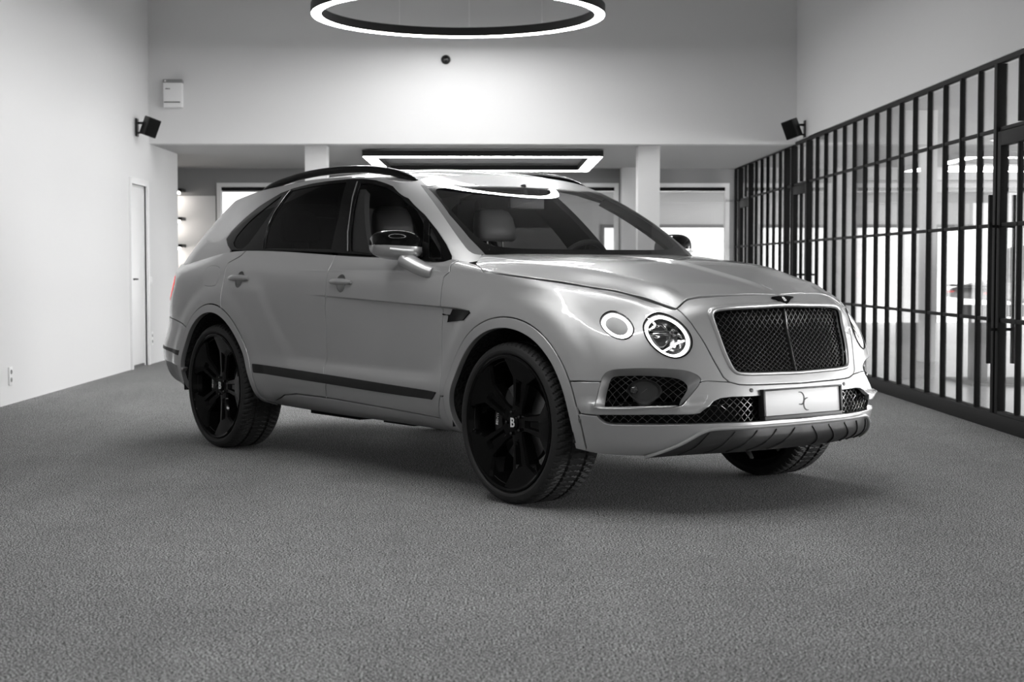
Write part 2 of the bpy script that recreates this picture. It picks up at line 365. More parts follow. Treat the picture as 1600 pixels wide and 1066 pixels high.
# ---------------------------------------------------------------- outlines of the panels, measured on the body surfaces (metres along, metres up the skin)
CUR = {
 'dlo': [[2.976,0.1968],[2.8932,0.1132],[2.8238,0.0652],[2.5886,0.0446],[2.3585,0.041],[1.9887,0.0482],[1.6527,0.0515],[1.3643,0.0449],[0.9787,0.0451],[0.8231,0.02],[0.8067,0.0585],[0.7992,0.1412],[0.8009,0.2566],[0.8123,0.3878],[0.8596,0.5504],[1.0638,0.6624],[1.313,0.7002],[1.5192,0.7139],[1.6615,0.7088],[1.8853,0.6974],[2.1622,0.6836],[2.4154,0.6632],[2.5572,0.6321],[2.7241,0.5164],[2.8467,0.393],[2.9525,0.2638]],
 'g_rearquarter': [[2.8439,0.1554],[2.7588,0.0684],[2.6123,0.0545],[2.523,0.2648],[2.4868,0.4326],[2.4982,0.6069],[2.5448,0.5617],[2.6583,0.4413],[2.7581,0.323]],
 'g_rear': [[2.3696,0.0583],[2.4332,0.318],[2.4,0.6338],[2.1315,0.6485],[1.8654,0.6652],[1.6737,0.6742],[1.6447,0.3453],[1.6935,0.0732],[1.9915,0.066]],
 'g_front': [[1.5027,0.0699],[1.5093,0.663],[1.3788,0.6664],[1.1638,0.6373],[0.9463,0.5687],[0.8488,0.4556],[0.822,0.3677],[0.9602,0.0641],[1.2583,0.0554]],
 'g_frontquarter': [[0.8165,0.3196],[0.8206,0.2156],[0.8295,0.1353],[0.8615,0.0513],[0.924,0.0613]],
 'chrome_b': [[1.5268,0.069],[1.542,0.673]],
 'chrome_c': [[2.3832,0.0581],[2.4496,0.319],[2.4227,0.6415]],
 'gap_rr': [[4.3018,0.9051],[4.3418,0.8764],[4.4731,0.8299],[4.4648,0.7705],[4.4416,0.6905],[4.4232,0.6229],[4.402,0.5727]],
 'gap_c': [[3.2388,0.9108],[3.2432,0.797],[3.2474,0.6922],[3.2589,0.6305],[3.2516,0.3777],[3.2624,0.3216],[3.236,0.263],[3.2268,0.2365],[3.2672,0.1721]],
 'gap_f': [[2.152,0.8773],[2.102,0.8232],[2.1347,0.7943],[2.1309,0.7002],[2.1316,0.6426],[2.1371,0.5101],[2.1002,0.2979]],
 'belt': [[4.3012,0.9051],[4.0491,0.9032],[3.6248,0.9108],[3.2501,0.9108],[2.9089,0.9108],[2.4258,0.8907],[2.1573,0.8815]],
 'strip': [[4.0328,0.2996],[2.1358,0.2522],[2.1921,0.221],[4.0242,0.257]],
 'door_bot': [[2.1729,0.133],[2.6469,0.1575],[3.2174,0.1731],[3.6019,0.1747],[3.7603,0.156],[3.9448,0.0828]],
 'fb_line': [[1.1385,0.3732],[1.0573,0.3783],[0.9521,0.3804],[0.6024,0.3966],[0.5344,0.4008],[0.4606,0.405]],
 'surround': [[0.6317,0.9006],[0.5982,0.8649],[0.5619,0.7888],[0.5282,0.669],[0.4857,0.5215],[0.4578,0.4279],[0.4321,0.3974],[0.3825,0.383],[0.2452,0.378],[0.0011,0.3732]],
 'grille': [[0.438,0.8188],[0.4255,0.8317],[0.3933,0.8354],[0.2138,0.836],[0.0019,0.8355],[0.0,0.4511],[0.2289,0.4563],[0.3698,0.4628],[0.3873,0.4765],[0.4004,0.5109],[0.4297,0.6437],[0.4368,0.7605]],
 'hl_small': [[1.0193,0.7054],[1.0185,0.7445],[0.9965,0.7705],[0.9675,0.7784],[0.9194,0.7703],[0.8777,0.7437],[0.8494,0.6984],[0.8499,0.6573],[0.8686,0.6343],[0.8974,0.6258],[0.9371,0.6346],[0.9763,0.6559],[1.0036,0.6787]],
 'hl_main': [[0.8181,0.7108],[0.8214,0.7528],[0.8071,0.7958],[0.7737,0.83],[0.7363,0.8484],[0.6787,0.8439],[0.6239,0.8079],[0.5915,0.7558],[0.5778,0.7036],[0.5769,0.6587],[0.5864,0.6153],[0.6083,0.5762],[0.6386,0.5496],[0.6705,0.541],[0.7083,0.5565],[0.7435,0.5864],[0.7744,0.6207],[0.7994,0.6598]],
 'fog_out': [[0.9914,0.2669],[0.9853,0.3034],[0.9752,0.3592],[0.9661,0.4034],[0.9449,0.4365],[0.9097,0.4523],[0.8191,0.4578],[0.6908,0.4642],[0.6257,0.4629],[0.5798,0.4397],[0.5613,0.4104],[0.5742,0.3735],[0.6028,0.3345],[0.6329,0.3007],[0.6575,0.2786],[0.7836,0.2747]],
 'fog_in': [[0.9587,0.2787],[0.9547,0.3354],[0.9433,0.3913],[0.9296,0.4135],[0.8949,0.4209],[0.6917,0.4252],[0.6404,0.4199],[0.6152,0.4027],[0.602,0.3769],[0.6084,0.349],[0.632,0.3139],[0.6563,0.2879],[0.6721,0.2804],[0.7837,0.2792]],
 'fog_lamp': [[0.864,0.3536],[0.8314,0.3923],[0.7901,0.4035],[0.749,0.3966],[0.7179,0.3681],[0.7133,0.3396],[0.7297,0.3132],[0.7598,0.2988],[0.796,0.2953],[0.8273,0.3056],[0.8541,0.327]],
 'low_grille': [[0.9873,0.2401],[0.9739,0.2229],[0.9567,0.2091],[0.9358,0.2039],[0.7317,0.2052],[0.5602,0.208],[0.407,0.2086],[0.1371,0.2104],[0.013,0.2137],[0.0081,0.3202],[0.2948,0.3177],[0.4293,0.3163],[0.4844,0.3095],[0.5153,0.2974],[0.5487,0.2693],[0.5733,0.2487],[0.6035,0.2442],[0.766,0.2445]],
 'low_seam': [[1.127,0.2377],[1.0693,0.2432],[0.9873,0.2401]],
 'skid_top': [[0.8007,0.0186],[0.6809,0.0961],[0.5882,0.1608],[0.5479,0.1797],[0.5066,0.185],[0.1365,0.1834],[0.0,0.1841]],
 'skid_bot': [[0.4762,0.0249],[0.3064,0.0347],[0.131,0.0441],[0.0,0.0479]],
 'bumper_bot': [[1.1005,0.0818],[1.088,0.0642],[0.9952,0.0416],[0.8007,0.0186]],
 'tow': [[0.6225,0.2907],[0.6165,0.3138],[0.5997,0.3327],[0.5372,0.3326],[0.535,0.32],[0.5571,0.2895],[0.575,0.2834],[0.6179,0.2849]],
 'hood_shut': [[-0.5439,-0.706],[-0.3813,-0.8625],[-0.2678,-0.9238],[-0.1037,-0.8899],[0.0649,-0.8347],[0.2032,-0.7828],[0.34,-0.7211],[0.4327,-0.6832],[0.5218,-0.6616],[0.6625,-0.6077],[0.7336,-0.5749],[0.7222,-0.4908],[0.7902,-0.2452],[0.8242,0.0006]],
 'hood_shutA': [[1.8418,0.8489],[1.6186,0.8445],[1.3949,0.8408],[1.2404,0.8437],[1.1,0.8521],[1.0178,0.8733],[0.935,0.8846],[0.753,0.9016],[0.6363,0.8889]],
 'vent': [[2.1341,0.6117],[2.0611,0.613],[2.0402,0.6369],[1.8622,0.634],[1.8461,0.6214],[1.9033,0.5862],[2.0847,0.5753],[2.0786,0.604]],
 'fuel': [[4.7483,0.7142],[4.7737,0.8009],[4.7305,0.8293],[4.5717,0.8165],[4.5248,0.778],[4.5337,0.7084],[4.5779,0.6999],[4.7048,0.7028]],
 'tail': [[5.3643,0.8125],[5.3027,0.8035],[5.2588,0.7308],[5.3756,0.6237],[5.3643,0.629]],
 'rb_seam': [[5.3643,0.5315],[5.1623,0.5177],[4.9997,0.4991]],
 'rb_strip': [[5.4205,0.3543],[5.0347,0.3333],[5.0423,0.2935],[5.3281,0.3232]],
 'rb_dark': [[5.3135,0.225],[5.121,0.2155],[4.9811,0.2084]],
 'handle_r': [[4.3739,0.7378],[4.1289,0.7382],[4.2426,0.7372]],
 'handle_f': [[3.1941,0.7456],[2.9747,0.7464],[3.0882,0.7447]],
 'ws': [[0.685,0.0342],[0.7021,0.151],[0.7085,0.3398],[0.673,0.6426],[0.4341,0.5921],[0.0934,0.5815]],
 'ws_trim': [[0.6954,0.6628],[0.7173,0.5708],[0.7323,0.4125],[0.7403,0.2544],[0.7403,0.1505],[0.7371,0.0778],[0.7254,0.0479],[0.7062,0.0359]],
 'sensor': [[0.3208,0.3505],[0.0,0.4029],[1.0827,0.2113]],
 'proj_up': [[0.779,0.7123],[0.7762,0.7398],[0.7657,0.7632],[0.7417,0.7779],[0.7182,0.7757],[0.7017,0.7585],[0.695,0.7323]],
 'proj_low': [[0.7843,0.6914],[0.6782,0.7149],[0.6834,0.6762],[0.6956,0.6433],[0.7123,0.6234],[0.7305,0.6195],[0.7478,0.6344],[0.7632,0.6609]],
 'hl_bar': [[0.7223,0.582],[0.6904,0.6097],[0.6517,0.6479],[0.6113,0.6716]],
}
# ---------------------------------------------------------------- panels cut out of the smooth surfaces
def area2(p): 
    p = np.asarray(p); return .5*np.sum(p[:,0]*np.roll(p[:,1],-1)-np.roll(p[:,0],-1)*p[:,1])
def resample(poly, step):
    p = np.asarray(poly, float); out = []
    for a, b in zip(p, np.roll(p, -1, 0)):
        n = max(1, int(math.ceil(np.linalg.norm(b-a)/step)))
        out += [a+(b-a)*k/n for k in range(n)]
    return np.array(out)
def rounded(poly, it=3):
    p = np.asarray(poly, float)
    for _ in range(it):
        q = np.roll(p, -1, 0); p = np.stack([p*.75+q*.25, p*.25+q*.75], 1).reshape(-1, 2)
    return p
def open_rounded(poly, it=2):
    p = np.asarray(poly, float)
    for _ in range(it):
        q = np.stack([p[:-1]*.75+p[1:]*.25, p[:-1]*.25+p[1:]*.75], 1).reshape(-1, 2); p = np.concatenate([p[:1], q, p[-1:]])
    return p
def dedupe(p, eps=5e-4):
    keep = [p[0]]
    for q in p[1:]:
        if np.linalg.norm(q-keep[-1]) > eps: keep.append(q)
    if np.linalg.norm(keep[0]-keep[-1]) <= eps: keep.pop()
    return np.array(keep)
def outward(p):
    """outward directions of a counter-clockwise loop"""
    t = np.roll(p,-1,0)-p; t /= np.maximum(np.linalg.norm(t,axis=1),1e-9)[:,None]
    n = np.stack([t[:,1],-t[:,0]],1); m = n+np.roll(n,1,0); l = np.maximum(np.linalg.norm(m,axis=1),.5)
    return m/l[:,None]
def inside(poly, q):
    x, y = q[:,0], q[:,1]; c = np.zeros(len(q), bool)
    a = poly; b = np.roll(poly,-1,0)
    for (x0,y0),(x1,y1) in zip(a,b):
        if y0 == y1: continue
        m = ((y0 > y) != (y1 > y)) & (x < (x1-x0)*(y-y0)/(y1-y0)+x0); c ^= m
    return c
def dist_to(loops, q):
    d = np.full(len(q), 1e9)
    for p in loops:
        for a, b in zip(p, np.roll(p,-1,0)):
            ab = b-a; t = np.clip(((q-a)@ab)/max(ab@ab,1e-12),0,1); d = np.minimum(d, np.linalg.norm(q-a-t[:,None]*ab,axis=1))
    return d
class PanelData: pass
def panel_geo(surf, outer, holes=(), h=.03, step=.012, lift=0.0, gap=.0045, depth=.018, bevel=.0038, sym=False, hole_depth=None, hole_gap=0.0, flange=True, extra=None):
    """a sheet on the surface, its rims rolled inwards; sym: the loop touches the centre line, where it is left open"""
    height = isinstance(surf, Height)
    cen = (lambda p: np.abs(p[:,1]) < 1e-3) if height else (lambda p: (p[:,0] < 1e-3) | (p[:,0] > surf.smax-1e-3))
    L = [np.asarray(outer, float)] + [np.asarray(k, float) for k in holes]
    if area2(L[0]) < 0: L[0] = L[0][::-1]
    for i in range(1, len(L)):
        if area2(L[i]) < 0: L[i] = L[i][::-1]
    loops = []
    for i, p in enumerate(L):
        p = dedupe(resample(dedupe(p), step)); o = outward(p)
        g = -gap/2-(bevel if flange and gap > 0 else 0) if i == 0 else hole_gap
        q = p+o*g
        if sym:
            c = cen(p); q[c] = p[c]
            if height: q[c,0] = (p+o*g)[c,0]
            else: q[c,1] = (p+o*g)[c,1]
        if not height: q[:,1] = np.clip(q[:,1], 0, surf.tmax)
        q = dedupe(q)
        loops.append(q if i == 0 else q[::-1])
    lo = loops[0].min(0); hi = loops[0].max(0)
    gx, gy = np.meshgrid(np.arange(lo[0]+h*.5, hi[0], h), np.arange(lo[1]+h*.5, hi[1], h)); gx = gx.copy(); gx[1::2] += h*.5
    q = np.stack([gx.ravel(), gy.ravel()],1); ok = inside(loops[0], q)
    for k in loops[1:]: ok &= ~inside(k, q)
    q = q[ok]; q = q[dist_to(loops, q) > h*.45] if len(q) else q
    if extra is not None:
        e = extra[inside(loops[0], extra)]
        for k in loops[1:]: e = e[~inside(k, e)]
        e = e[dist_to(loops, e) > .004]
        d2 = ((q[:,None]-e[None])**2).sum(2).min(1) if len(e) else np.ones(len(q)); q = np.concatenate([q[d2 > .011**2], e])
    allp = np.concatenate(loops+[q]); edges = []; k = 0; idx = []
    for p in loops:
        n = len(p); edges += [(k+i, k+(i+1) % n) for i in range(n)]; idx.append(np.arange(k, k+n)); k += n
    vo, eo, fo, ov, oe, of = delaunay_2d_cdt([Vector((float(a),float(b))) for a, b in allp], edges, [], 0, 1e-6)
    P = np.array([(v.x, v.y) for v in vo]); back = {}
    for i, l in enumerate(ov):
        for j in l: back[j] = i
    F = np.array([f for f in fo if len(f) == 3]); c = P[F].mean(1); ok = inside(loops[0], c)
    for l in loops[1:]: ok &= ~inside(l, c)
    F = F[ok]; a = P[F]; ar = (a[:,1,0]-a[:,0,0])*(a[:,2,1]-a[:,0,1])-(a[:,1,1]-a[:,0,1])*(a[:,2,0]-a[:,0,0])
    F = F[np.abs(ar) > 1e-9]; ar = ar[np.abs(ar) > 1e-9]; F = np.where((ar > 0)[:,None], F, F[:,::-1])
    N = surf.nrm(P[:,0], P[:,1]); V = surf.pos(P[:,0], P[:,1])+N*lift
    sgn = getattr(surf, 'sign', 1.0)
    faces = [tuple(int(i) for i in (f if sgn > 0 else f[::-1])) for f in F]
    verts = [v for v in V]; nor = [n for n in N]
    if flange:
        for li, ids in enumerate(idx):
            ids = [back[int(j)] for j in ids]
            p = P[ids]; o = outward(p)      # material lies to the left, so this points away from it for holes too
            n = len(ids); e = 2e-3
            o3 = surf.pos(p[:,0]+o[:,0]*e, p[:,1]+o[:,1]*e)-surf.pos(p[:,0], p[:,1]); o3 /= np.maximum(np.linalg.norm(o3,axis=1),1e-9)[:,None]
            d = depth if li == 0 or hole_depth is None else (hole_depth[li-1] if isinstance(hole_depth,(list,tuple)) else hole_depth)
            rings = [ids]
            for ko, kn, no, nn in ((.62,.20,.6,1.0),(1.0,1.0,1.0,.0)):
                rings.append(list(range(len(verts), len(verts)+n))); verts += list(V[ids]+o3*bevel*ko-N[ids]*bevel*kn); m = o3*no+N[ids]*nn; nor += list(m/np.linalg.norm(m,axis=1)[:,None])
            rings.append(list(range(len(verts), len(verts)+n))); verts += list(V[ids]+o3*bevel-N[ids]*d); nor += list(o3)
            for i in range(n):
                j = (i+1) % n
                if sym and cen(p[[i]])[0] and cen(p[[j]])[0]: continue
                for A, B in zip(rings[:-1], rings[1:]):
                    f = (A[j],A[i],B[i],B[j]); faces.append(f if sgn > 0 else f[::-1])
    D = PanelData(); D.v = np.array(verts); D.f = faces; D.n = np.array(nor); return D
def mirror_geo(D):
    E = PanelData(); E.v = D.v*[1,-1,1]; E.n = D.n*[1,-1,1]; E.f = [f[::-1] for f in D.f]; return E
def join_sym(D):
    k = len(D.v); c = np.abs(D.v[:,1]) < 6e-4; E = mirror_geo(D); m = np.where(c, np.arange(k), np.arange(k)+k)
    J = PanelData(); J.v = np.concatenate([D.v, E.v]); J.n = np.concatenate([D.n, E.n]); J.n[:k][c, 1] = 0
    J.n /= np.maximum(np.linalg.norm(J.n,axis=1),1e-9)[:,None]
    J.f = D.f+[tuple(int(m[i]) for i in f) for f in E.f]
    used = np.zeros(len(J.v), bool)
    for f in J.f: used[list(f)] = True
    mp = np.cumsum(used)-1; J.v = J.v[used]; J.n = J.n[used]; J.f = [tuple(int(mp[i]) for i in f) for f in J.f]
    return J
def put(name, D, mat, parent, **k): return mesh_obj(name, D.v, D.f, mat, parent, normals=D.n, **k)
def pair(name, D, mat, parent, label=None):
    a = put(name, D, mat, parent); b = put(name, mirror_geo(D), mat, parent)
    if label: a['label'] = label; b['label'] = label
    return a, b
def st_of_xz(surf, pts, guess=None):
    """surface parameters of flank points given by length and height"""
    S, T = np.meshgrid(np.linspace(0,5.6,700), np.linspace(0,surf.tmax,160)); S = S.ravel(); T = T.ravel()
    if not hasattr(surf,'_cache'): surf._cache = surf.pos(S, T)[:,[0,2]]
    out = []
    for p in pts:
        p = np.array(p, float); i = ((surf._cache-p)**2).sum(1).argmin(); q = np.array([S[i], T[i]])
        for _ in range(8):
            r = surf.pos([q[0]],[q[1]])[0,[0,2]]-p; e = 1e-4
            J = np.stack([(surf.pos([q[0]+e],[q[1]])[0,[0,2]]-p-r)/e, (surf.pos([q[0]],[q[1]+e])[0,[0,2]]-p-r)/e],1)
            q = q-np.clip(np.linalg.lstsq(J, r, rcond=1e-3)[0],-.02,.02); q[1] = np.clip(q[1],0,surf.tmax)
        out.append(q)
    return np.array(out)
def st_many(surf, pts):
    """the same for many points at once: nearest sample, then Newton steps"""
    st_of_xz(surf, [(0,.5)]); S, T = np.meshgrid(np.linspace(0,5.6,700), np.linspace(0,surf.tmax,160)); pts = np.array(pts, float)
    i = np.array([((surf._cache-p)**2).sum(1).argmin() for p in pts]); q = np.stack([S.ravel()[i], T.ravel()[i]],1); e = 1e-4
    for _ in range(5):
        f = lambda a, b: surf.pos(a, b)[:,[0,2]]
        r = f(q[:,0],q[:,1])-pts; a = (f(q[:,0]+e,q[:,1])-pts-r)/e; b = (f(q[:,0],q[:,1]+e)-pts-r)/e; det = a[:,0]*b[:,1]-a[:,1]*b[:,0]
        q = q-np.clip(np.stack([(r[:,0]*b[:,1]-r[:,1]*b[:,0])/det, (a[:,0]*r[:,1]-a[:,1]*r[:,0])/det],1),-.01,.01)
    return q
def arc(cx, r, a0, a1, n=40, cz=.385):
    return st_of_xz(SA, [(cx+r*math.cos(R_(a0+(a1-a0)*k/n)), cz+r*math.sin(R_(a0+(a1-a0)*k/n))) for k in range(n+1)])
def cat(*ps): return np.concatenate([np.asarray(p, float).reshape(-1,2) for p in ps])
def scaled(poly, k):
    p = np.asarray(poly, float); c = p.mean(0); return c+(p-c)*k
def ring_geo(surf, poly, stops, cap=False):
    """nested rings of a closed loop: stops = (scale, lift)"""
    V = []; F = []; n = len(poly)
    for k, l in stops:
        q = scaled(poly, k); V += list(surf.pos(q[:,0],q[:,1])+surf.nrm(q[:,0],q[:,1])*l)
    ccw = area2(poly) > 0; flip = (getattr(surf,'sign',1) < 0) == ccw
    for a in range(len(stops)-1):
        for i in range(n):
            j = (i+1) % n; f = (a*n+i, a*n+j, (a+1)*n+j, (a+1)*n+i); F.append(f[::-1] if flip else f)
    if cap: 
        f = tuple((len(stops)-1)*n+i for i in range(n)); F.append(f[::-1] if flip else f)
    return V, F
def ring_pair(name, surf, poly, stops, mat, parent, cap=False, smooth=True, label=None):
    V, F = ring_geo(surf, poly, stops, cap); V = np.array(V); res = []
    for s in (1, -1):
        o = mesh_obj(name, V*[1,s,1], F if s == 1 else [f[::-1] for f in F], mat, parent, smooth=smooth)
        o.data.set_sharp_from_angle(angle=R_(40)); res.append(o)
        if label: o['label'] = label
    return res
def clip_lines(poly, ang, pitch):
    """parallel lines across a polygon"""
    p = np.asarray(poly, float); d = np.array([math.cos(ang), math.sin(ang)]); n = np.array([-d[1], d[0]]); k = p@n
    segs = []
    for c in np.arange(math.floor(k.min()/pitch)*pitch, k.max(), pitch):
        x = []
        for a, b in zip(p, np.roll(p,-1,0)):
            ka, kb = a@n-c, b@n-c
            if (ka > 0) != (kb > 0): x.append((a+(b-a)*ka/(ka-kb))@d)
        x.sort(); segs += [(d*x[i]+n*c, d*x[i+1]+n*c) for i in range(0, len(x)-1, 2) if x[i+1]-x[i] > .004]
    return segs
def lattice(surf, poly, pitch, lift, w, dep, ang=45, sym=False):
    """crossed diagonal bars over a polygon, following the surface"""
    mb = MB()
    pts = np.asarray(poly, float)
    if sym: pts = cat(pts, (pts*[-1,1])[::-1])
    for a_, off in ((ang,0.0),(-ang,.0015)):
        for a, b in clip_lines(pts, R_(a_), pitch):
            n = max(2, int(np.linalg.norm(b-a)/.03)+1); q = np.array([a+(b-a)*i/(n-1) for i in range(n)])
            s = q.copy(); s[:,0] = np.abs(s[:,0]); P = surf.pos(s[:,0],s[:,1]); N = surf.nrm(s[:,0],s[:,1])
            m = q[:,0] < 0; P[m,1] *= -1; N[m,1] *= -1
            P = P+N*(lift+off); T = np.gradient(P,axis=0); T /= np.linalg.norm(T,axis=1)[:,None]; S = np.cross(T,N)
            V = []
            for i in range(n): V += [P[i]-S[i]*w-N[i]*dep, P[i]-S[i]*w*.55, P[i]+S[i]*w*.55, P[i]+S[i]*w-N[i]*dep]
            F = [(i*4+k, i*4+(k+1)%4, i*4+4+(k+1)%4, i*4+4+k) for i in range(n-1) for k in range(4)]
            mb.add(V, F)
    return mb
# ================================================================ the car
def build_wheel(name):
    """wheel in its own frame, outer face towards -y, centre at the origin"""
    P3 = lambda r, a, h: Vector((r*math.cos(a), -h, r*math.sin(a)))
    Mx = Matrix(((1,0,0,0),(0,0,-1,0),(0,1,0,0),(0,0,0,1)))        # z -> -y
    mb = MB()
    mb.lathe([(.300,-.125),(.296,-.10),(.285,-.02),(.292,.08),(.304,.112),(.312,.134),(.322,.139),(.329,.136),(.331,.128),(.322,.112),(.306,-.10),(.300,-.125)], 96, Mx)
    # five broad faceted spokes, each with a sunken pocket
    prof = [(.035,.047,.090),(.085,.041,.097),(.105,.041,.100),(.200,.058,.114),(.218,.062,.117),(.262,.118,.126),(.298,.158,.132),(.314,.166,.134)]
    cols = [(-1,-.075),(-1,-.012),(-.86,0),(-.42,0),(-.30,1),(.30,1),(.42,0),(.86,0),(1,-.012),(1,-.075)]
    for k in range(5):
        a0 = R_(72*k); V = []; F = []; nc = len(cols)
        for i,(r,w,h) in enumerate(prof):
            pk = -.016*(1 if 2 <= i <= 3 else 0)
            for c, d in cols:
                t = c*w; hh = h+(pk if d == 1 else d)-.004*abs(c); rr = math.hypot(r,t) if i < 6 else r+.0
                a = a0+math.atan2(t, r)
                V.append(P3(min(math.hypot(r,t),.316), a, hh))
        for i in range(len(prof)-1):
            for j in range(nc-1): F.append((i*nc+j,i*nc+j+1,(i+1)*nc+j+1,(i+1)*nc+j))
        mb.add(V, F)
    mb.lathe([(0.0,.092),(.05,.092),(.072,.088),(.080,.07),(.080,-.02)], 40, Mx)
    rim = mb.build(name, M['black_gloss'], None, smooth=True, angle=12)
    # tyre
    pr_ = [(.300,.105),(.320,.118),(.331,.130),(.340,.1395),(.350,.1425),(.364,.139),(.374,.1315),(.3805,.1235)]
    tread = [(.3855,.112),(.3885,.098),(.3895,.078),(.3897,.060),(.3897,.0545),(.3897,.0455),(.3898,.040),(.390,.022),(.390,.0055)]
    half = pr_+tread; prof = half+[(r,-h) for r,h in half[::-1]]
    n = 72*6; m = len(prof); V = []; F = []
    for k in range(n):
        for i,(r,h) in enumerate(prof):
            rr = r
            if r > .379:
                ah = abs(h); ph = (k+ (h*95 if h > 0 else -h*95)) % 6
                if .0455 <= ah <= .0545: rr -= .010
                elif ah < .004: rr -= .008
                elif ph < 1.0 and ah > .007: rr -= .0085
            V.append((rr*math.cos(2*math.pi*k/n), -h, rr*math.sin(2*math.pi*k/n)))
    for k in range(n):
        j = (k+1) % n; F += [(k*m+i,k*m+i+1,j*m+i+1,j*m+i) for i in range(m-1)]
    tyre = mesh_obj('tyre', V, F, M['rubber'], rim, smooth=True); tyre.data.set_sharp_from_angle(angle=R_(28))
    MB().lathe([(.06,.035),(.195,.035),(.197,.030),(.197,.010),(.06,.010)], 64, Mx, True).build('brake_disc', M['steel'], rim, smooth=True)
    cal = MB()
    for a0,a1,r0,r1,h0,h1 in ((148,196,.122,.205,.030,.068),):
        nn = 14; V = []; F = []
        for i in range(nn+1):
            a = R_(a0+(a1-a0)*i/nn)
            V += [P3(r0,a,h0),P3(r0+.01,a,h1-.004),P3((r0+r1)/2,a,h1),P3(r1-.012,a,h1-.006),P3(r1,a,h0)]
        F += [(i*5+j,i*5+j+1,i*5+6+j,i*5+5+j) for i in range(nn) for j in range(4)]+[(0,4,3,2,1),tuple(nn*5+j for j in range(5))]
        cal.add(V, F)
    cal.build('brake_caliper', M['black_satin'], rim, smooth=True)
    # lettering along the caliper
    T = Matrix.Translation(P3(.163,R_(173),.0685)) @ Matrix(((0,-1,0,0),(0,0,-1,0),(1,0,0,0),(0,0,0,1))) @ Matrix.Rotation(R_(-7),4,'Z')
    text_mesh('caliper_lettering', 'BENTLEY', .022, M['letter'], rim, T, .0008)
    hc = MB().lathe([(0,.1035),(.022,.1035),(.030,.1015),(.034,.097),(.034,.080)], 32, Mx).build('hub_cap', M['black_gloss'], rim, smooth=True)
    T = Matrix.Translation(P3(0,0,.1042)) @ Matrix(((1,0,0,0),(0,0,-1,0),(0,1,0,0),(0,0,0,1)))
    text_mesh('hub_letter', 'B', .062, M['letter'], rim, T, .0012, bold=.0012)
    for k in range(5): MB().lathe([(0,.104),(.006,.104),(.0085,.101),(.0085,.078)], 6, Matrix.Translation(P3(.054,R_(72*k+36),0)) @ Mx).build('wheel_bolt', M['dark_chrome'], rim)
    return rim
def build_car():
    car = empty('luxury_suv', (CAR_X, CAR_Y, 0), CAR_A)
    tag(car, 'silver grey luxury SUV with black wheels and mesh grille parked on the dark floor', 'car')
    C = {k: np.array(v, float) for k, v in CUR.items()}
    TM = SA.tmax
    paint = M['paint']
    # ---- flank and nose panels
    hs = C['hood_shutA']; su = C['surround'].copy(); su[-1,0] = 0; fb = C['fb_line']; ls = C['low_seam']; LG = C['low_grille'].copy(); LG[8,0] = LG[9,0] = 0; LG[8,1] = .2075
    arcF = lambda a0, a1, n=30: arc(0.0, .514, a0, a1, n)
    arcR = lambda a0, a1, n=30: arc(WB, .520, a0, a1, n)
    gf, gc, gr = C['gap_f'], C['gap_c'], C['gap_rr']; db = C['door_bot']
    hsm, hmn = rounded(C['hl_small'],2), rounded(C['hl_main'],2)
    seam_rear = st_of_xz(SA, [(-.535,.485)])
    vent = C['vent']
    cx_ = np.linspace(-2.0,-.28,150); crease = st_many(SA, [(x, .979-(x+1.806)*.0344+dz) for dz in (-.014,-.008,-.0055,-.003,-.0005,.002,.0045,.010) for x in cx_]+[(x, 1.118+dz) for dz in (-.012,-.006,0,.006,.012) for x in cx_[:118]])
    fo, fi = C['fog_out'], C['fog_in']; pl_, pr2 = fo[2]*.51+fo[3]*.49, fo[10]*.54+fo[11]*.46
    fup = open_rounded(cat(pl_, fo[3:11], pr2),2); fdn = open_rounded(cat(pr2, fo[11:], fo[:3], pl_),2)
    fender = cat([[gf[0,0]-.02,TM]], gf, seam_rear, arcF(168.5,27), fb[1:2], fup, fb[4:5], su[6:7], su[5::-1], hs[::-1], [[hs[0,0]+.10,TM]])
    pair('front_fender', panel_geo(SA, fender, [hsm,hmn], hole_depth=.012, extra=crease), paint, car)
    bump = cat(arcF(27,13,8), ls[1:], LG[0:1], LG[17:8:-1], su[:5:-1], fb[4:5], fdn, fb[1:2])
    put('front_bumper', join_sym(panel_geo(SA, bump, [rounded(C['tow'],1)], sym=True, hole_depth=[.004], hole_gap=0.0)), paint, car)
    pair('tow_eye_cover', panel_geo(SA, rounded(C['tow'],1), gap=.003, depth=.004, bevel=.001), paint, car)
    bb, sk = C['bumper_bot'], C['skid_top'].copy(); sk[-1,0] = 0
    lip = cat(arcF(13,-8,10), bb, sk[1:], LG[8::-1], ls[::-1])
    put('front_lip', join_sym(panel_geo(SA, lip, sym=True, depth=.03)), paint, car)
    skp = cat(sk, [[0,.0]], [[sk[0,0],.0]])
    put('skid_plate', join_sym(panel_geo(SA, skp, sym=True, lift=.004, depth=.03)), M['skid'], car)['label'] = 'dark grey skid plate under the chin'
    # bright upper edge and ribs of the skid plate
    mb = MB(); q = open_rounded(sk,2); P = SA.pos(q[:,0],q[:,1])+SA.nrm(q[:,0],q[:,1])*.006; P = np.concatenate([P,(P*[1,-1,1])[-2::-1]]); mb.tube(P,.0085,8)
    mb.build('skid_trim', paint, car, smooth=True)
    for k in range(5):
        s0 = .06+.12*k; mb = MB()
        for sg in (1,-1):
            q = np.array([(s0,.165),(s0+.05,.10),(s0+.10,.02)]); q = open_rounded(q,2); q = q[q[:,1] < .9]
            P = SA.pos(q[:,0],q[:,1])+SA.nrm(q[:,0],q[:,1])*.006
            MB().tube(P*[1,sg,1],.0035,6).build('skid_rib', M['skid'], car, smooth=True)
    # grille surround and grille
    G = C['grille'].copy(); G[4,0] = G[5,0] = 0; G = cat(G[:5], G[5:])
    top = np.array([[0,TM],[.18,TM],[.36,TM],[.49,TM]])
    outer = cat(su, top, su[0:1])
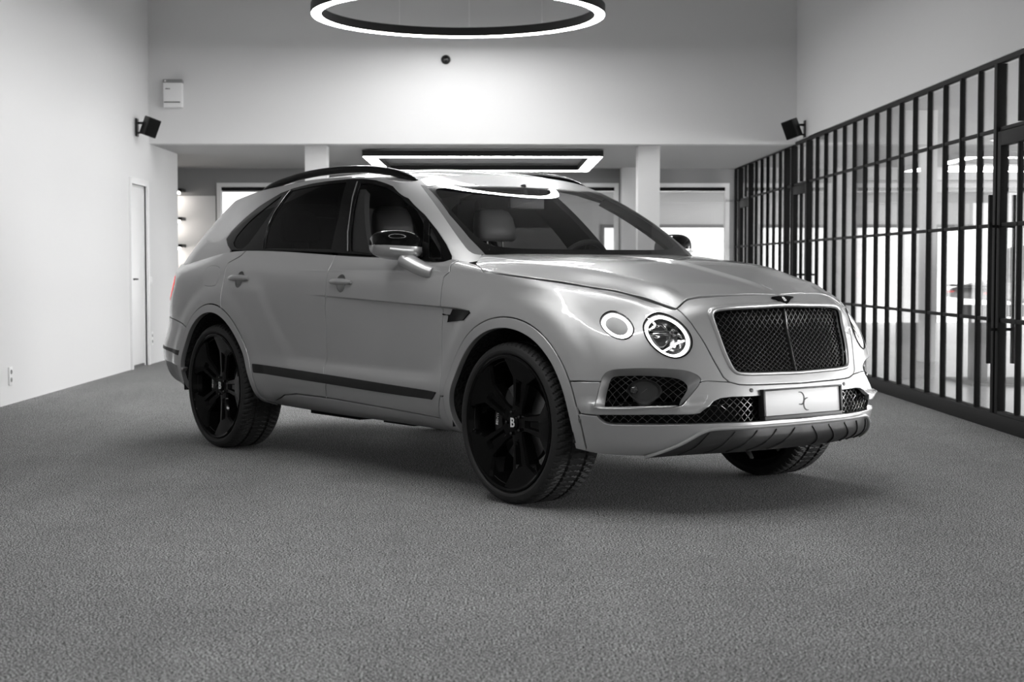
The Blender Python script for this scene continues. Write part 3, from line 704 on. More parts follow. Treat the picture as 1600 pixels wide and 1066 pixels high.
    Gr = cat(open_rounded(cat(G[5:],G[:5]),2))
    inner = Gr
    # the half loop runs round the opening where it meets the centre line
    half = cat(su[::-1][0:1]*[0,1], [[0,Gr[0,1]-.004]], Gr+outward(cat(Gr))*0, [[0,Gr[-1,1]+.004]], top, su[:-1])
    put('grille_surround', join_sym(panel_geo(SA, half, sym=True, depth=.03, gap=.006)), paint, car)
    gp = Gr
    lattice(SA, gp, .0235, -.022, .0017, .007, 45, sym=True).build('grille_mesh', M['mesh_metal'], car)
    full = panel_geo(SA, gp, sym=True, lift=-.055, flange=False, h=.05); put('grille_backing', join_sym(full), M['black'], car)
    t = np.linspace(Gr[0,1],Gr[-1,1],14); P = SA.pos(np.zeros(14),t)+SA.nrm(np.zeros(14),t)*-.016; P[:,1] = 0
    MB().tube(P,.0055,8).build('grille_spine', M['dark_chrome'], car, smooth=True)
    q = cat(Gr[::2]); P = SA.pos(q[:,0],q[:,1])-SA.nrm(q[:,0],q[:,1])*.010; P[0,1] = P[-1,1] = 0
    P = np.concatenate([P,(P*[1,-1,1])[-2:0:-1]]); MB().tube(P,.006,8,closed=True).build('grille_rim', M['black_gloss'], car, smooth=True)
    # raised frame round the grille opening
    Q = dedupe(resample(Gr, .012)[:int(1e6)]); kk = int(np.argmax(Q[:,1]*(Q[:,0] < 2e-3))); Q = Q[:kk+1]; Q[0,0] = Q[-1,0] = 0
    tq = np.gradient(Q,axis=0); tq /= np.linalg.norm(tq,axis=1)[:,None]; on = np.stack([tq[:,1],-tq[:,0]],1); on[0] = (0,-1); on[-1] = (0,1); rows = []
    for off, lf in ((.026,-.002),(.022,.004),(.012,.0075),(.004,.006),(.0,-.002),(-.001,-.02)):
        q = Q+on*off; q[:,0] = np.maximum(q[:,0],0); P = SA.pos(q[:,0],q[:,1])+SA.nrm(q[:,0],q[:,1])*lf; P[0,1] = P[-1,1] = 0
        rows.append(np.concatenate([P,(P*[1,-1,1])[-2:0:-1]]))
    nq = len(rows[0]); V = np.concatenate(rows); F = [(a*nq+i,a*nq+(i+1)%nq,(a+1)*nq+(i+1)%nq,(a+1)*nq+i) for a in range(5) for i in range(nq)]
    mesh_obj('grille_frame', V, F, paint, car, smooth=True).data.set_sharp_from_angle(angle=R_(60))
    # lower grille
    lattice(SA, cat(LG[9:],LG[:9]), .026, -.03, .002, .006, 42, sym=True).build('lower_grille_mesh', M['mesh_metal'], car)
    put('lower_grille_backing', join_sym(panel_geo(SA, cat(LG), sym=True, lift=-.065, flange=False, h=.05, gap=-.04)), M['black'], car)
    # fog lamp recesses
    def even(p, n):
        p = resample(p, .004); return p[(np.arange(n)*len(p)/n).astype(int)]
    fo_ = even(cat(fup, fdn), 90); fi_ = even(rounded(fi,1), 90)
    k = ((fi_-fo_[0])**2).sum(1).argmin(); fi_ = np.roll(fi_,-k,0)
    V = list(SA.pos(fo_[:,0],fo_[:,1]))+list(SA.pos(*(fo_*.8+fi_*.2).T)-SA.nrm(*(fo_*.8+fi_*.2).T)*.010)+list(SA.pos(fi_[:,0],fi_[:,1])-SA.nrm(fi_[:,0],fi_[:,1])*.050)
    n = 90; F = [(a*n+i,a*n+(i+1)%n,(a+1)*n+(i+1)%n,(a+1)*n+i) for a in range(2) for i in range(n)]
    V = np.array(V)
    for s in (1,-1):
        mesh_obj('fog_recess', V*[1,s,1], F, paint, car, smooth=True)
        mb = lattice(SA, fi_, .027, -.056, .002, .006, 42); mb.v = [(p[0],p[1]*s,p[2]) for p in mb.v]; mb.build('fog_mesh', M['mesh_metal'], car)
    pair('fog_backing', panel_geo(SA, fi_, lift=-.085, flange=False, gap=-.03), M['black'], car)
    fl = rounded(C['fog_lamp'],2)
    ring_pair('fog_lamp_housing', SA, fl, [(1.0,-.080),(1.0,-.040),(.95,-.033),(.89,-.038),(.80,-.052),(.1,-.055)], M['lamp_housing'], car, cap=True)
    c = fl.mean(0)+np.array([.045,.004]); P = SA.pos([c[0]],[c[1]])[0]-SA.nrm([c[0]],[c[1]])[0]*.044
    for s in (1,-1): MB().lathe([(0,.02),(.012,.017),(.02,.008),(.021,0)],20,Matrix.Translation((P[0],P[1]*s,P[2])) @ Matrix.Rotation(R_(90),4,'Y') @ Matrix.Identity(4)).build('fog_lens', M['lens'], car, smooth=True)
    # headlamps
    for nm, pg, big in (('headlamp',hmn,True),('side_lamp',hsm,False)):
        ring_pair(nm+'_bezel', SA, pg, [(1.0,.001),(.985,.004),(.93,.003),(.905,-.008)], M['black_gloss'], car)
        inn = .775 if big else .64
        ring_pair(nm+'_light_ring', SA, pg, [(.91,-.008),(.885,-.003),(inn+.02,-.006),(inn,-.012)], M['led'], car)
        if big:
            ring_pair('headlamp_reflector', SA, pg, [(.785,-.010),(.72,-.030),(.45,-.055)], M['lamp_bowl'], car, cap=True)
            pc = pg.mean(0); pc = pc+np.array([.012,.012])
            for key in ('proj_up','proj_low'):
                lo = rounded(C[key],1)
                ring_pair('projector_lens', SA, lo, [(1.0,-.034),(.97,-.022),(.7,-.016),(.3,-.013)], M['lens'], car, cap=True)
                ring_pair('projector_rim', SA, lo, [(1.13,-.045),(1.13,-.021),(1.03,-.020),(1.0,-.034)], M['chrome'], car)
            q = open_rounded(C['hl_bar'],1); P = SA.pos(q[:,0],q[:,1])-SA.nrm(q[:,0],q[:,1])*.014
            for s in (1,-1): MB().tube(P*[1,s,1],.0045,8).build('indicator_bar', M['led'], car, smooth=True)
            for kk in range(9):
                a = R_(105+kk*19); qq = pg.mean(0)+np.array([.066*math.cos(a),.068*math.sin(a)])
                lo = np.array([qq+.012*np.array([math.cos(x),math.sin(x)]) for x in np.linspace(0,2*math.pi,7)[:-1]])
                ring_pair('reflector_facet', SA, lo, [(1,-.03),(.9,-.02),(.2,-.028)], M['chrome'] if kk % 2 else M['dark_chrome'], car, cap=True, smooth=False)
        else: ring_pair('side_lamp_cap', SA, pg, [(.67,-.012),(.65,-.004),(.4,.002)], principled('satin_lamp_cap',.42,.5,.3), car, cap=True, label='satin silver cap inside the light ring')
        pair(nm+'_cover', panel_geo(SA, scaled(pg,.955), lift=.0035, flange=False, h=.012, gap=0), M['lamp_glass'], car)
    # wing vent
    pair('wing_vent', panel_geo(SA, vent, lift=.005, depth=.006, bevel=.002, h=.015), M['black_gloss'], car, 'gloss black wing vent behind the front wheel')
    # doors
    hR = C['handle_r']; hF = C['handle_f']
    def cup(h): 
        c_ = h[2]+np.array([0,-.002]); a = np.linspace(0,2*math.pi,33)[:-1]; return np.stack([c_[0]+.050*np.cos(a), c_[1]+.040*np.sin(a)],1)
    scoop_r, scoop_f = cup(hR), cup(hF)
    fdoor = cat(gf, seam_rear, db[:2], [[gc[-1,0],db[2,1]]], gc[::-1], [[gc[0,0],TM]], [[gf[0,0]-.005,TM]])
    pair('front_door', panel_geo(SA, fdoor, [scoop_f], hole_depth=.003, extra=crease), paint, car)
    rdoor = cat([[gc[0,0],TM]], gc, [[gc[-1,0],db[2,1]]], db[3:], arcR(-4,74), gr[::-1], [[gr[0,0],TM]])
    pair('rear_door', panel_geo(SA, rdoor, [scoop_r], hole_depth=.003, extra=crease), paint, car)
    fuel = rounded(C['fuel'],2); sm = SA.smax; rs = C['rb_seam']; ts = float(rs[0,1])
    tl = cat([C['tail'][1]], [C['tail'][2]], [[C['tail'][3,0]-.045,C['tail'][3,1]]], [[5.75,.60]], [[5.75,.81]])
    tl = cat(tl[:2], tl[2:])
    quarter = cat([[gr[0,0],TM]], gr, arcR(74,136), rs[::-1], [[5.62,ts],[5.62,.60]], tl[2:3], tl[1:2], tl[0:1], [[5.62,.81],[5.62,TM]])
    pair('rear_quarter_panel', panel_geo(SA, quarter, [fuel], hole_depth=.01), paint, car)
    pair('fuel_flap', panel_geo(SA, fuel, gap=.007, depth=.01, bevel=.002), paint, car)
    pair('tail_lamp', panel_geo(SA, rounded(tl,1), lift=.003, gap=.004), M['tail'], car, 'red tail lamp')
    gate = cat([[5.62,ts],[5.62,.60],[5.75,.60],[5.75,.81],[5.62,.81],[5.62,TM],[sm,TM],[sm,ts]])
    put('tailgate', join_sym(panel_geo(SA, gate, sym=True)), paint, car)
    rbs = C['rb_strip']; rbd = C['rb_dark']
    rbump = cat(arcR(136,171,12), rbd[::-1], [[sm,rbd[0,1]],[sm,ts]], rs)
    put('rear_bumper', join_sym(panel_geo(SA, rbump, sym=True)), paint, car)
    put('rear_bumper_strip', join_sym(panel_geo(SA, cat(rbs[1:], [[sm,rbs[3,1]],[sm,rbs[0,1]]], rbs[:1]), sym=True, lift=.003, depth=.005)), M['black_satin'], car)
    put('rear_skirt', join_sym(panel_geo(SA, cat(rbd, arcR(178,186,4), [[5.12,.01],[sm,.01],[sm,rbd[0,1]]]), sym=True, lift=-.004, depth=.03)), M['grey_mid'], car)
    sill = cat(seam_rear, arcF(168.5,194,12), [[2.30,.01],[3.6,.01]], arcR(-13,-4,6), db[::-1])
    pair('door_sill', panel_geo(SA, sill, depth=.05), paint, car)
    st = C['strip']; pair('side_strip', panel_geo(SA, st, lift=.006, depth=.008, gap=0, bevel=.003), M['black_satin'], car, 'black moulding along the lower doors')
    # wheel arch edgings
    for cx, r0, r1, a0, a1 in ((0.0,.466,.508,192,-9),(WB,.472,.514,188,-12)):
        loop = cat(arc(cx,r1,a0,a1,80), arc(cx,r0,a1,a0,80)); pair('wheel_arch_trim', panel_geo(SA, loop, lift=.0035, depth=.03, gap=0, h=.02, bevel=.004), paint, car)
    # handles
    for hh in (hF, hR):
        cp = cup(hh)
        ring_pair('handle_scoop', SA, cp, [(1.02,.0),(.9,-.012),(.6,-.024),(.2,-.028)], paint, car, cap=True)
        a, b = hh[0], hh[1]; q = np.array([a+(b-a)*x for x in np.linspace(0,1,9)]); N = SA.nrm(q[:,0],q[:,1]); P = SA.pos(q[:,0],q[:,1])+N*(np.array([.004,.012,.018,.021,.022,.021,.018,.013,.006])[:,None])
        for s in (1,-1): MB().tube(P*[1,s,1],[.011,.017,.020,.021,.021,.021,.020,.017,.010],12,up=(0,1,0),sx=.85).build('door_handle', paint, car, smooth=True)
    # small round sensors
    for (a,b) in C['sensor'][[0,2]]:
        aa = np.linspace(0,2*math.pi,17)[:-1]; ring_pair('parking_sensor', SA, np.stack([a+.011*np.cos(aa),b+.011*np.sin(aa)],1), [(1,.0),(1,.002),(.8,.003)], M['gasket'], car, cap=True)
    # ---- bonnet
    hp = C['hood_shut'].copy(); hp[1] = (-.385,-.885)
    hp = cat([[-.505,-.75]], hp[1:-1], [[.8335,0.0]], [[-.435,0.0],[-.445,-.3],[-.47,-.6]])
    put('bonnet', join_sym(panel_geo(SH, hp, sym=True, h=.025, depth=.02, gap=.006, extra=np.array([(x,-y) for x in np.linspace(-.3,.81,70) for y in (.006,.012,.018,.026,.036)]+[(x,-u*float(interp(x,HX,HW)[0])) for x in np.linspace(-.3,.71,60) for u in (.82,.85,.88,.91,.94,.97)]))), paint, car)
    # emblem
    s_, t_ = 0.0, TM-.045; P = SA.pos([s_],[t_])[0]; N = SA.nrm([s_],[t_])[0]; N[1] = 0; N /= np.linalg.norm(N)
    Y = np.array([0,1,0.]); U = np.cross(N,Y)
    U = U if U[2] > 0 else -U
    Mm = Matrix(((Y[0],U[0],N[0],P[0]),(Y[1],U[1],N[1],P[1]),(Y[2],U[2],N[2],P[2]),(0,0,0,1)))
    wing = [(0,-.026),(.020,-.018),(.050,.004),(.075,.012),(.072,.018),(.040,.022),(.018,.024),(0,.020)]; wing = wing+[(-x,y) for x,y in wing[-2:0:-1]]
    MB().prism(wing, lambda u,v,h: Mm @ Vector((u,v,h)), -.01, .006).build('bonnet_emblem', M['black_gloss'], car, bevel=.0015)
    text_mesh('emblem_letter', 'B', .034, M['letter'], car, Mm @ Matrix.Translation((0,.001,.0065)), .0012, bold=.0006)
    # ---- number plate
    pc = Vector((.982,0,.512)); rot = Matrix.Rotation(R_(-4),4,'Y')
    PM = Matrix.Translation(pc) @ rot @ Matrix(((0,0,1,0),(1,0,0,0),(0,1,0,0),(0,0,0,1)))       # u right (car left), v up, h out
    fr = MB(); 
    for u0,u1,v0,v1 in ((-.268,.268,-.078,-.058),(-.272,.272,.058,.066),(-.272,-.258,-.058,.058),(.258,.272,-.058,.058),(-.258,.258,-.058,.058)):
        h1 = .0 if (u0,v0) == (-.258,-.058) else .014
        fr.box(u0,u1,v0,v1,-.022,h1,PM)
    fr.build('plate_frame', M['black_satin'], car, bevel=.003)
    MB().box(-.257,.257,-.057,.057,.0,.0065,PM).build('number_plate', M['plate'], car, bevel=.002)
    def stroke(pts, w):
        n = len(pts); V = []
        for i,(u,v) in enumerate(pts):
            a, b = pts[max(i-1,0)], pts[min(i+1,n-1)]; tx, ty = b[0]-a[0], b[1]-a[1]; l = math.hypot(tx,ty); nx, ny = -ty/l, tx/l; ww = w*(.25+.75*math.sin(math.pi*i/(n-1))**.7)
            V += [(u+nx*ww,v+ny*ww),(u-nx*ww,v-ny*ww)]
        mb_ = MB(); mb_.add([PM @ Vector((u,v,.0068)) for u,v in V]+[PM @ Vector((u,v,.0078)) for u,v in V], [(2*i,2*i+1,2*i+3,2*i+2) for i in range(n-1)]+[(2*n+2*i,2*n+2*i+2,2*n+2*i+3,2*n+2*i+1) for i in range(n-1)])
        return mb_
    bez = lambda p,n=20: [tuple(sum(c_*q[k] for c_,q in zip(((1-t)**3,3*t*(1-t)**2,3*t*t*(1-t),t**3),p)) for k in (0,1)) for t in [i/n for i in range(n+1)]]
    s1 = bez([(-.030,.043),(.000,.046),(.012,.024),(.006,.0)])+bez([(.006,.0),(.002,-.016),(-.012,-.016),(-.030,-.012)])[1:]
    s2 = bez([(.034,.014),(.014,.014),(.004,.006),(.003,-.010)])+bez([(.003,-.010),(.003,-.036),(.016,-.044),(.036,-.043)])[1:]
    a_ = stroke(s1,.0042); b_ = stroke(s2,.0042); a_.add(b_.v,b_.f); a_.build('plate_emblem', M['plate_ink'], car)
    # ---- cabin
    W = C['ws']; WT = C['ws_trim']; D = C['dlo']; tm = SB.tmax
    th = float(W[5,1]); hdr = np.array([W[3],W[4],W[5],[0,th]])
    # the windscreen: one smooth sheet between the pillars
    Ev = SB.pos(*open_rounded(W[:4],1).T); l_ = np.concatenate([[0],np.cumsum(np.linalg.norm(np.diff(Ev,axis=0),axis=1))]); vs = np.linspace(0,1,6)
    cf = [np.polyfit(l_/l_[-1],Ev[:,k],2) for k in range(3)]; Ev = np.stack([np.polyval(c,vs) for c in cf],1)
    c0, c1 = np.array([-.385,0,1.200]), SB.pos([0.],[th])[0]; c1[1] = 0
    Cv = np.array([c0+(c1-c0)*v+np.array([.30,0,.95])*.022*4*v*(1-v) for v in vs])
    SW = Surface([[Cv[k]+(Ev[k]-Cv[k])*np.array([u*u,u,u*u]) for u in np.linspace(0,1,6)] for k in range(6)], True); SW.sign = -1.0
    a_, b_ = SW.smax, SW.tmax; m_ = SW.nrm([.1],[.3])[0]
    if m_[2] < 0: SW.sign = 1.0
    rr_ = lambda x0,x1,y0,y1,n=8: [(x0+(x1-x0)*k/n, y0+(y1-y0)*k/n) for k in range(n)]
    full_ = cat(rr_(0,a_,0,0), rr_(a_,a_,0,b_), rr_(a_,0,b_,b_), [[0,b_]])
    put('windscreen', join_sym(panel_geo(SW, full_, sym=True, gap=0, flange=False, lift=.002)), M['glass_clear'], car)
    wi = np.array([[0,.055],[.30,.055],[.52,.06],[a_-.075,.085],[a_-.045,.13],[a_-.032,.3],[a_-.028,b_-.14],[a_-.045,b_-.045],[a_-.10,b_-.03],[.30,b_-.03],[0,b_-.03]])
    band = cat(full_, open_rounded(wi,2)[::-1])
    put('windscreen_border', join_sym(panel_geo(SW, band, sym=True, gap=0, flange=False, lift=-.002)), M['black_gloss'], car)
    pair('pillar_gasket', panel_geo(SB, cat(open_rounded(WT,1), W[0:4]), lift=.001, gap=0, depth=.01), M['gasket'], car)
    up = cat(D[0:1], D[25:8:-1])
    frame = cat([[W[0,0]+.012,.04]], open_rounded(WT,1)[::-1], [[.7261,tm]], [[x,tm] for x in (1.2,2.0,2.8,3.2)], [[3.60,tm],[3.60,0.0]], [[D[2,0],0.0]], D[2:3], D[1:2], up, [[D[9,0]-.01,0.0],[W[0,0]+.03,0.0]])
    pair('body_side_frame', panel_geo(SB, frame, gap=0, depth=.012), paint, car)
    panes = {'rear_quarter_window':('g_rearquarter','glass_dark'),'rear_door_window':('g_rear','glass_dark'),'front_door_window':('g_front','glass_front'),'front_quarter_window':('g_frontquarter','glass_front')}
    hol = [rounded(C[g],1) if g == 'g_rearquarter' else C[g] for g,_ in panes.values()]
    dl = cat(D[:3], D[3:]); dl[:,1] = np.maximum(dl[:,1],0)
    pair('window_surround', panel_geo(SB, dl, hol, lift=-.003, gap=.001, hole_depth=.012), M['black_gloss'], car)
    for (nm,(g,mt)),h_ in zip(panes.items(), hol): pair(nm, panel_geo(SB, h_, lift=-.007, gap=-.006, flange=False), M[mt], car)
    for cv, w in (('chrome_b',.008),('chrome_c',.006)):
        q = open_rounded(C[cv],1); P = SB.pos(q[:,0],q[:,1])+SB.nrm(q[:,0],q[:,1])*.001
        for s in (1,-1): MB().tube(P*[1,s,1],w*.5,6).build('window_bright_strip', M['gasket'] if cv == 'chrome_b' else M['dark_chrome'], car, smooth=True)
    sm2 = SB.smax
    put('rear_window', join_sym(panel_geo(SB, cat([[3.66,.10],[sm2,.08],[sm2,.56],[3.70,.55]]), sym=True, lift=.002, depth=.01)), M['black_gloss'], car)
    put('tailgate_frame', join_sym(panel_geo(SB, cat([[3.60,0],[sm2,0],[sm2,.08],[3.66,.10],[3.70,.55],[sm2,.56],[sm2,tm],[3.60,tm]]), sym=True)), paint, car)
    hd_ = cat(W[3:6], [[0,th]], [[0,tm],[.35,tm],[.60,tm],[.7261,tm]])
    put('windscreen_header', join_sym(panel_geo(SB, hd_, sym=True, gap=0, depth=.01, h=.02)), paint, car)
    # roof
    se = np.linspace(.7261,3.60,40); E = SB.pos(se, np.full(40,tm))[:,:2]; H_ = SB.pos(np.array([.60,.35,.18,0]),np.full(4,tm))[:,:2]
    s3 = np.linspace(3.7,sm2,6); E2 = SB.pos(s3,np.full(6,tm))[:,:2]; E2[-1,1] = 0; H_[-1,1] = 0
    H0 = np.zeros((0,2))
    roof = cat(H_[::-1], H0, E, E2)
    put('roof', join_sym(panel_geo(SR, roof, sym=True, h=.05, depth=.012, gap=0)), paint, car)
    for s in (1,-1):
        xs = np.linspace(-1.29,-3.02,34); P = []
        rr = []
        for i,x in enumerate(xs):
            u = i/33; base = float(roof_z(np.array([x]),np.array([.60]))[0]); lift = .041*min(1,math.sin(math.pi*min(max(u,.0),1))**.55*1.15)
            P.append((x, s*(-.612-.012*math.sin(math.pi*u)), base-.006+lift)); rr.append(.010+.013*min(1,(math.sin(math.pi*u)*3)**.8))
        MB().tube(P, rr, 12, sx=1.1, up=(0,0,1)).build('roof_rail', M['black_gloss'], car, smooth=True)
    # mirrors
    for s in (-1,1):
        cap = MB(); low = MB(); ny, na = 15, 40; rows = []
        for i in range(ny):
            u = i/(ny-1); y = .908+.204*u
            k = math.sqrt(max(0,1-((u-.42)/.58)**2)) if u > .42 else math.sqrt(max(0,1-((u-.42)/.56)**2))
            k = max(k,.003)**.62
            cx = -.905-.05*u; cz = 1.240+.012*u; hx = .118*k; hz = .088*k
            row = []
            for j in range(na):
                a = 2*math.pi*j/na; c_, s_2 = math.cos(a), math.sin(a); e = .72
                px_ = cx+hx*math.copysign(abs(c_)**e,c_); pz_ = cz+hz*math.copysign(abs(s_2)**e,s_2)*(1.0 if s_2 > 0 else .82)
                row.append((px_, s*y, pz_))
            rows.append(row)
        def surfpart(js, mb_):
            V = [rows[i][j % na] for i in range(ny) for j in js]; m = len(js)
            mb_.add(V, [(i*m+k,i*m+k+1,(i+1)*m+k+1,(i+1)*m+k) for i in range(ny-1) for k in range(m-1)])
        surfpart(list(range(0,na//2+1)), cap); surfpart(list(range(na//2,na+1)), low)
        low.add([rows[0][j] for j in range(na)], [tuple(range(na))]); low.add([rows[-1][j] for j in range(na)], [tuple(range(na))])
        mroot = low.build('door_mirror', paint, car, smooth=True, angle=60)
        cap.build('mirror_cap', M['black_gloss'], mroot, smooth=True, angle=60)['label'] = 'gloss black upper mirror cap'
        MB().tube([(-.700,s*.918,1.108),(-.735,s*.938,1.118),(-.79,s*.962,1.143),(-.86,s*.985,1.178)],[.034,.037,.040,.042],16,sx=1.35).build('mirror_arm', paint, mroot, smooth=True)
        MB().box(-1.02,-1.01,min(s*.965,s*1.085),max(s*.965,s*1.085),1.205,1.295).build('mirror_glass', M['chrome'], mroot, bevel=.004)
        MB().tube([(-.805,s*.97,1.222),(-.812,s*1.03,1.224),(-.85,s*1.085,1.232)],.006,6).build('mirror_indicator', M['letter'], mroot, smooth=True)
    # ---- inside
    liner = M['leather']
    pair('door_lining', panel_geo(SA, cat([[2.1,.25],[4.3,.25],[4.3,TM],[2.1,TM]]), lift=-.085, flange=False, h=.12, gap=0), liner, car)
    pair('inner_shell', panel_geo(SA, cat([[1.0,.40],[1.0,.84],[1.9,.82],[5.95,.88],[5.95,.50],[5.3,.15]], arcR(186,-6), [[3.7,.05],[2.35,.05]], arcF(190,24)), lift=-.030, flange=False, h=.08, gap=0), M['black'], car)
    MB().box(-4.0,.72,-.62,.62,.29,.33).box(-.35,.66,-.55,.55,.33,.92).box(-4.0,-2.45,-.60,.60,.33,.72).box(.45,.72,-.58,.58,.33,.60).box(-2.30,-1.75,-.70,-.55,.255,.31).box(-1.50,-1.2,-.70,-.58,.262,.31).build('underbody', M['black'], car)
    for cx in (0.0,WB):
        for s in (1,-1):
            V = []; F = []; n = 36
            for i in range(n+1):
                a = R_(-6+192*i/n)
                for y, r in ((.965,.468),(.90,.482),(.60,.482)): V.append((cx+r*math.cos(a), s*y, .385+r*math.sin(a)))
            for i in range(n): F += [(i*3+j,i*3+j+1,i*3+4+j,i*3+3+j) for j in (0,1)]
            k = len(V); V += [(cx+.482*math.cos(R_(-6+192*i/n)), s*.60, .385+.482*math.sin(R_(-6+192*i/n))) for i in range(n+1)]; F.append(tuple(range(k,k+n+1)))
            mesh_obj('wheel_liner', V, F, M['liner'], car, smooth=True).data.set_sharp_from_angle(angle=R_(40))
    # dashboard
    dp = [(-.42,1.10),(-.44,1.165),(-.62,1.185),(-.80,1.195),(-.93,1.175),(-1.0,1.10),(-.98,.90),(-.60,.80)]
    V = []; F = []; ys = np.linspace(-.80,.80,17)
    for y in ys:
        f = 1-.18*(abs(y)/.8)**3; hump = .035*math.exp(-((y-.38)/.22)**2)
        for i,(x,z) in enumerate(dp): V.append((x, y*.97, z*1.0+(hump if 2 <= i <= 4 else 0)-(.02*(abs(y)/.8)**4 if i < 5 else 0)))
    m = len(dp)
    for i in range(16): F += [(i*m+j,i*m+(j+1)%m,(i+1)*m+(j+1)%m,(i+1)*m+j) for j in range(m)]
    F += [tuple(range(m)),tuple(16*m+j for j in range(m))]
    mesh_obj('dashboard', V, F, liner, car, smooth=True).data.set_sharp_from_angle(angle=R_(50))
    # steering wheel
    Ms = Matrix.Translation((-1.06,.38,1.115)) @ Matrix.Rotation(R_(-64),4,'Y')
    sw = MB().tube([Ms @ Vector((.185*math.cos(a),.185*math.sin(a),0)) for a in np.linspace(0,2*math.pi,41)[:-1]],.016,10,closed=True)
    swo = sw.build('steering_wheel', M['black_satin'], car, smooth=True)
    hub = MB().lathe([(0,.03),(.05,.028),(.07,.01),(.07,-.02)],24,Ms)
    for a in (0,math.pi,-math.pi/2): hub.tube([Ms @ Vector((.05*math.cos(a),.05*math.sin(a),0)), Ms @ Vector((.18*math.cos(a),.18*math.sin(a),0))],.014,8)
    hub.build('steering_hub', M['black_satin'], swo, smooth=True)
    # seats
    def seat(x, y, w, mat, headw=.27):
        bk = MB(); secs = []
        prof = [(0,.55,.90,.13),(-.05,.75,.95,.14),(-.10,.95,1.0,.14),(-.16,1.12,.94,.12),(-.20,1.22,.78,.09),(-.215,1.255,.55,.05)]
        n = 24; V = []; F = []
        for dx,z,ww,t in prof:
            for j in range(n):
                a = 2*math.pi*j/n; c_, s_ = math.cos(a), math.sin(a)
                V.append((x+dx+t*.5*math.copysign(abs(s_)**.5,s_), y+w*.5*ww*math.copysign(abs(c_)**.5,c_), z))
        for i in range(len(prof)-1): F += [(i*n+j,i*n+(j+1)%n,(i+1)*n+(j+1)%n,(i+1)*n+j) for j in range(n)]
        F += [tuple(range(n)),tuple((len(prof)-1)*n+j for j in range(n))]; bk.add(V,F)
        so = bk.build('seat', mat, car, smooth=True, angle=50)
        V = []; F = []
        hp_ = [(-.195,1.285,.86,.075),(-.195,1.305,1.0,.10),(-.205,1.37,1.0,.105),(-.215,1.43,.93,.095),(-.225,1.47,.78,.07),(-.23,1.485,.5,.035)]
        for dx,z,ww,t in [(a1,a2+.012,a3,a4) for a1,a2,a3,a4 in hp_]:
            for j in range(n):
                a = 2*math.pi*j/n; c_, s_ = math.cos(a), math.sin(a)
                V.append((x+dx+t*.5*math.copysign(abs(s_)**.55,s_), y+headw*.5*ww*math.copysign(abs(c_)**.55,c_), z))
        for i in range(len(hp_)-1): F += [(i*n+j,i*n+(j+1)%n,(i+1)*n+(j+1)%n,(i+1)*n+j) for j in range(n)]
        F += [tuple(range(n)),tuple((len(hp_)-1)*n+j for j in range(n))]
        MB().add(V,F).build('headrest', mat, so, smooth=True, angle=60)
        for d in (-.06,.06): MB().tube([(x-.20,y+d,1.24),(x-.20,y+d,1.30)],.007,8).build('headrest_post', M['chrome'], so, smooth=True)
        V = []; F = []
        cu = [(0,.42,.9,.30),(0,.50,1.0,.34),(0,.57,1.0,.34),(0,.60,.9,.30)]
        for dx,z,ww,t in cu:
            for j in range(n):
                a = 2*math.pi*j/n; c_, s_ = math.cos(a), math.sin(a)
                V.append((x+.22+t*math.copysign(abs(s_)**.5,s_), y+w*.5*ww*math.copysign(abs(c_)**.5,c_), z))
        for i in range(3): F += [(i*n+j,i*n+(j+1)%n,(i+1)*n+(j+1)%n,(i+1)*n+j) for j in range(n)]
        F += [tuple(range(n)),tuple(3*n+j for j in range(n))]
        MB().add(V,F).build('seat_cushion', mat, so, smooth=True, angle=60)
    seat(-1.68,.38,.56,M['leather_lit'],.30); seat(-1.68,-.38,.56,M['leather']); seat(-2.75,.38,.58,M['leather']); seat(-2.75,-.38,.58,M['leather'])
    # pillars and roof lining inside
    for s in (1,-1):
        for q0, q1, w in (((1.50,0.02),(1.60,.62),.15),((.80,.0),(.80,.62),.05),((2.75,.02),(2.45,.62),.10)):
            V = []
            for k in range(7):
                a, b = q0[0]+(q1[0]-q0[0])*k/6, q0[1]+(q1[1]-q0[1])*k/6
                for da, l in ((-w,-.02),(-w,-.06),(w,-.06),(w,-.02)):
                    p = SB.pos([a+da],[b])[0]+SB.nrm([a+da],[b])[0]*l; V.append(p*[1,s*1,1])
            F = [(i*4+j,i*4+(j+1)%4,i*4+4+(j+1)%4,i*4+4+j) for i in range(6) for j in range(4)]
            mesh_obj('pillar_lining', V, F, M['pillar_cloth'], car)
    g = [(x,y) for x in np.linspace(-3.4,-1.22,14) for y in np.linspace(-.60,.60,9)]
    V = [(x,y,float(roof_z(np.array([x]),np.array([y]))[0])-.045) for x,y in g]; F = [(i*9+j,i*9+j+1,i*9+10+j,i*9+9+j) for i in range(13) for j in range(8)]
    mesh_obj('roof_lining', V, F, M['headliner'], car, smooth=True)
    MB().box(-1.10,-1.075,-.125,.125,1.465,1.535).build('rear_view_mirror', M['black_satin'], car, bevel=.01)
    MB().tube([(-1.09,0,1.52),(-1.12,0,1.60)],.018,8).build('mirror_stalk', M['black_satin'], car, smooth=True)
    MB().box(-.60,-.585,-.30,.30,1.0,1.05).build('cowl_vent', M['black'], car)
    # ---- wheels
    w0 = build_wheel('front_wheel'); kids = list(w0.children)
    def place(o, x, s):
        o.parent = car; o.location = (x, s*.845, .390); o.rotation_euler = (0, 0, 0 if s < 0 else math.pi)
    place(w0, 0, -1)
    for nm, x, s, rot in (('front_wheel',0,1,20),('rear_wheel',WB,-1,-4),('rear_wheel',WB,1,33)):
        c_ = w0.copy(); c_.name = nm; COL.objects.link(c_)
        for k_ in kids:
            d = k_.copy(); COL.objects.link(d); d.parent = c_
        place(c_, x, s)
    return car
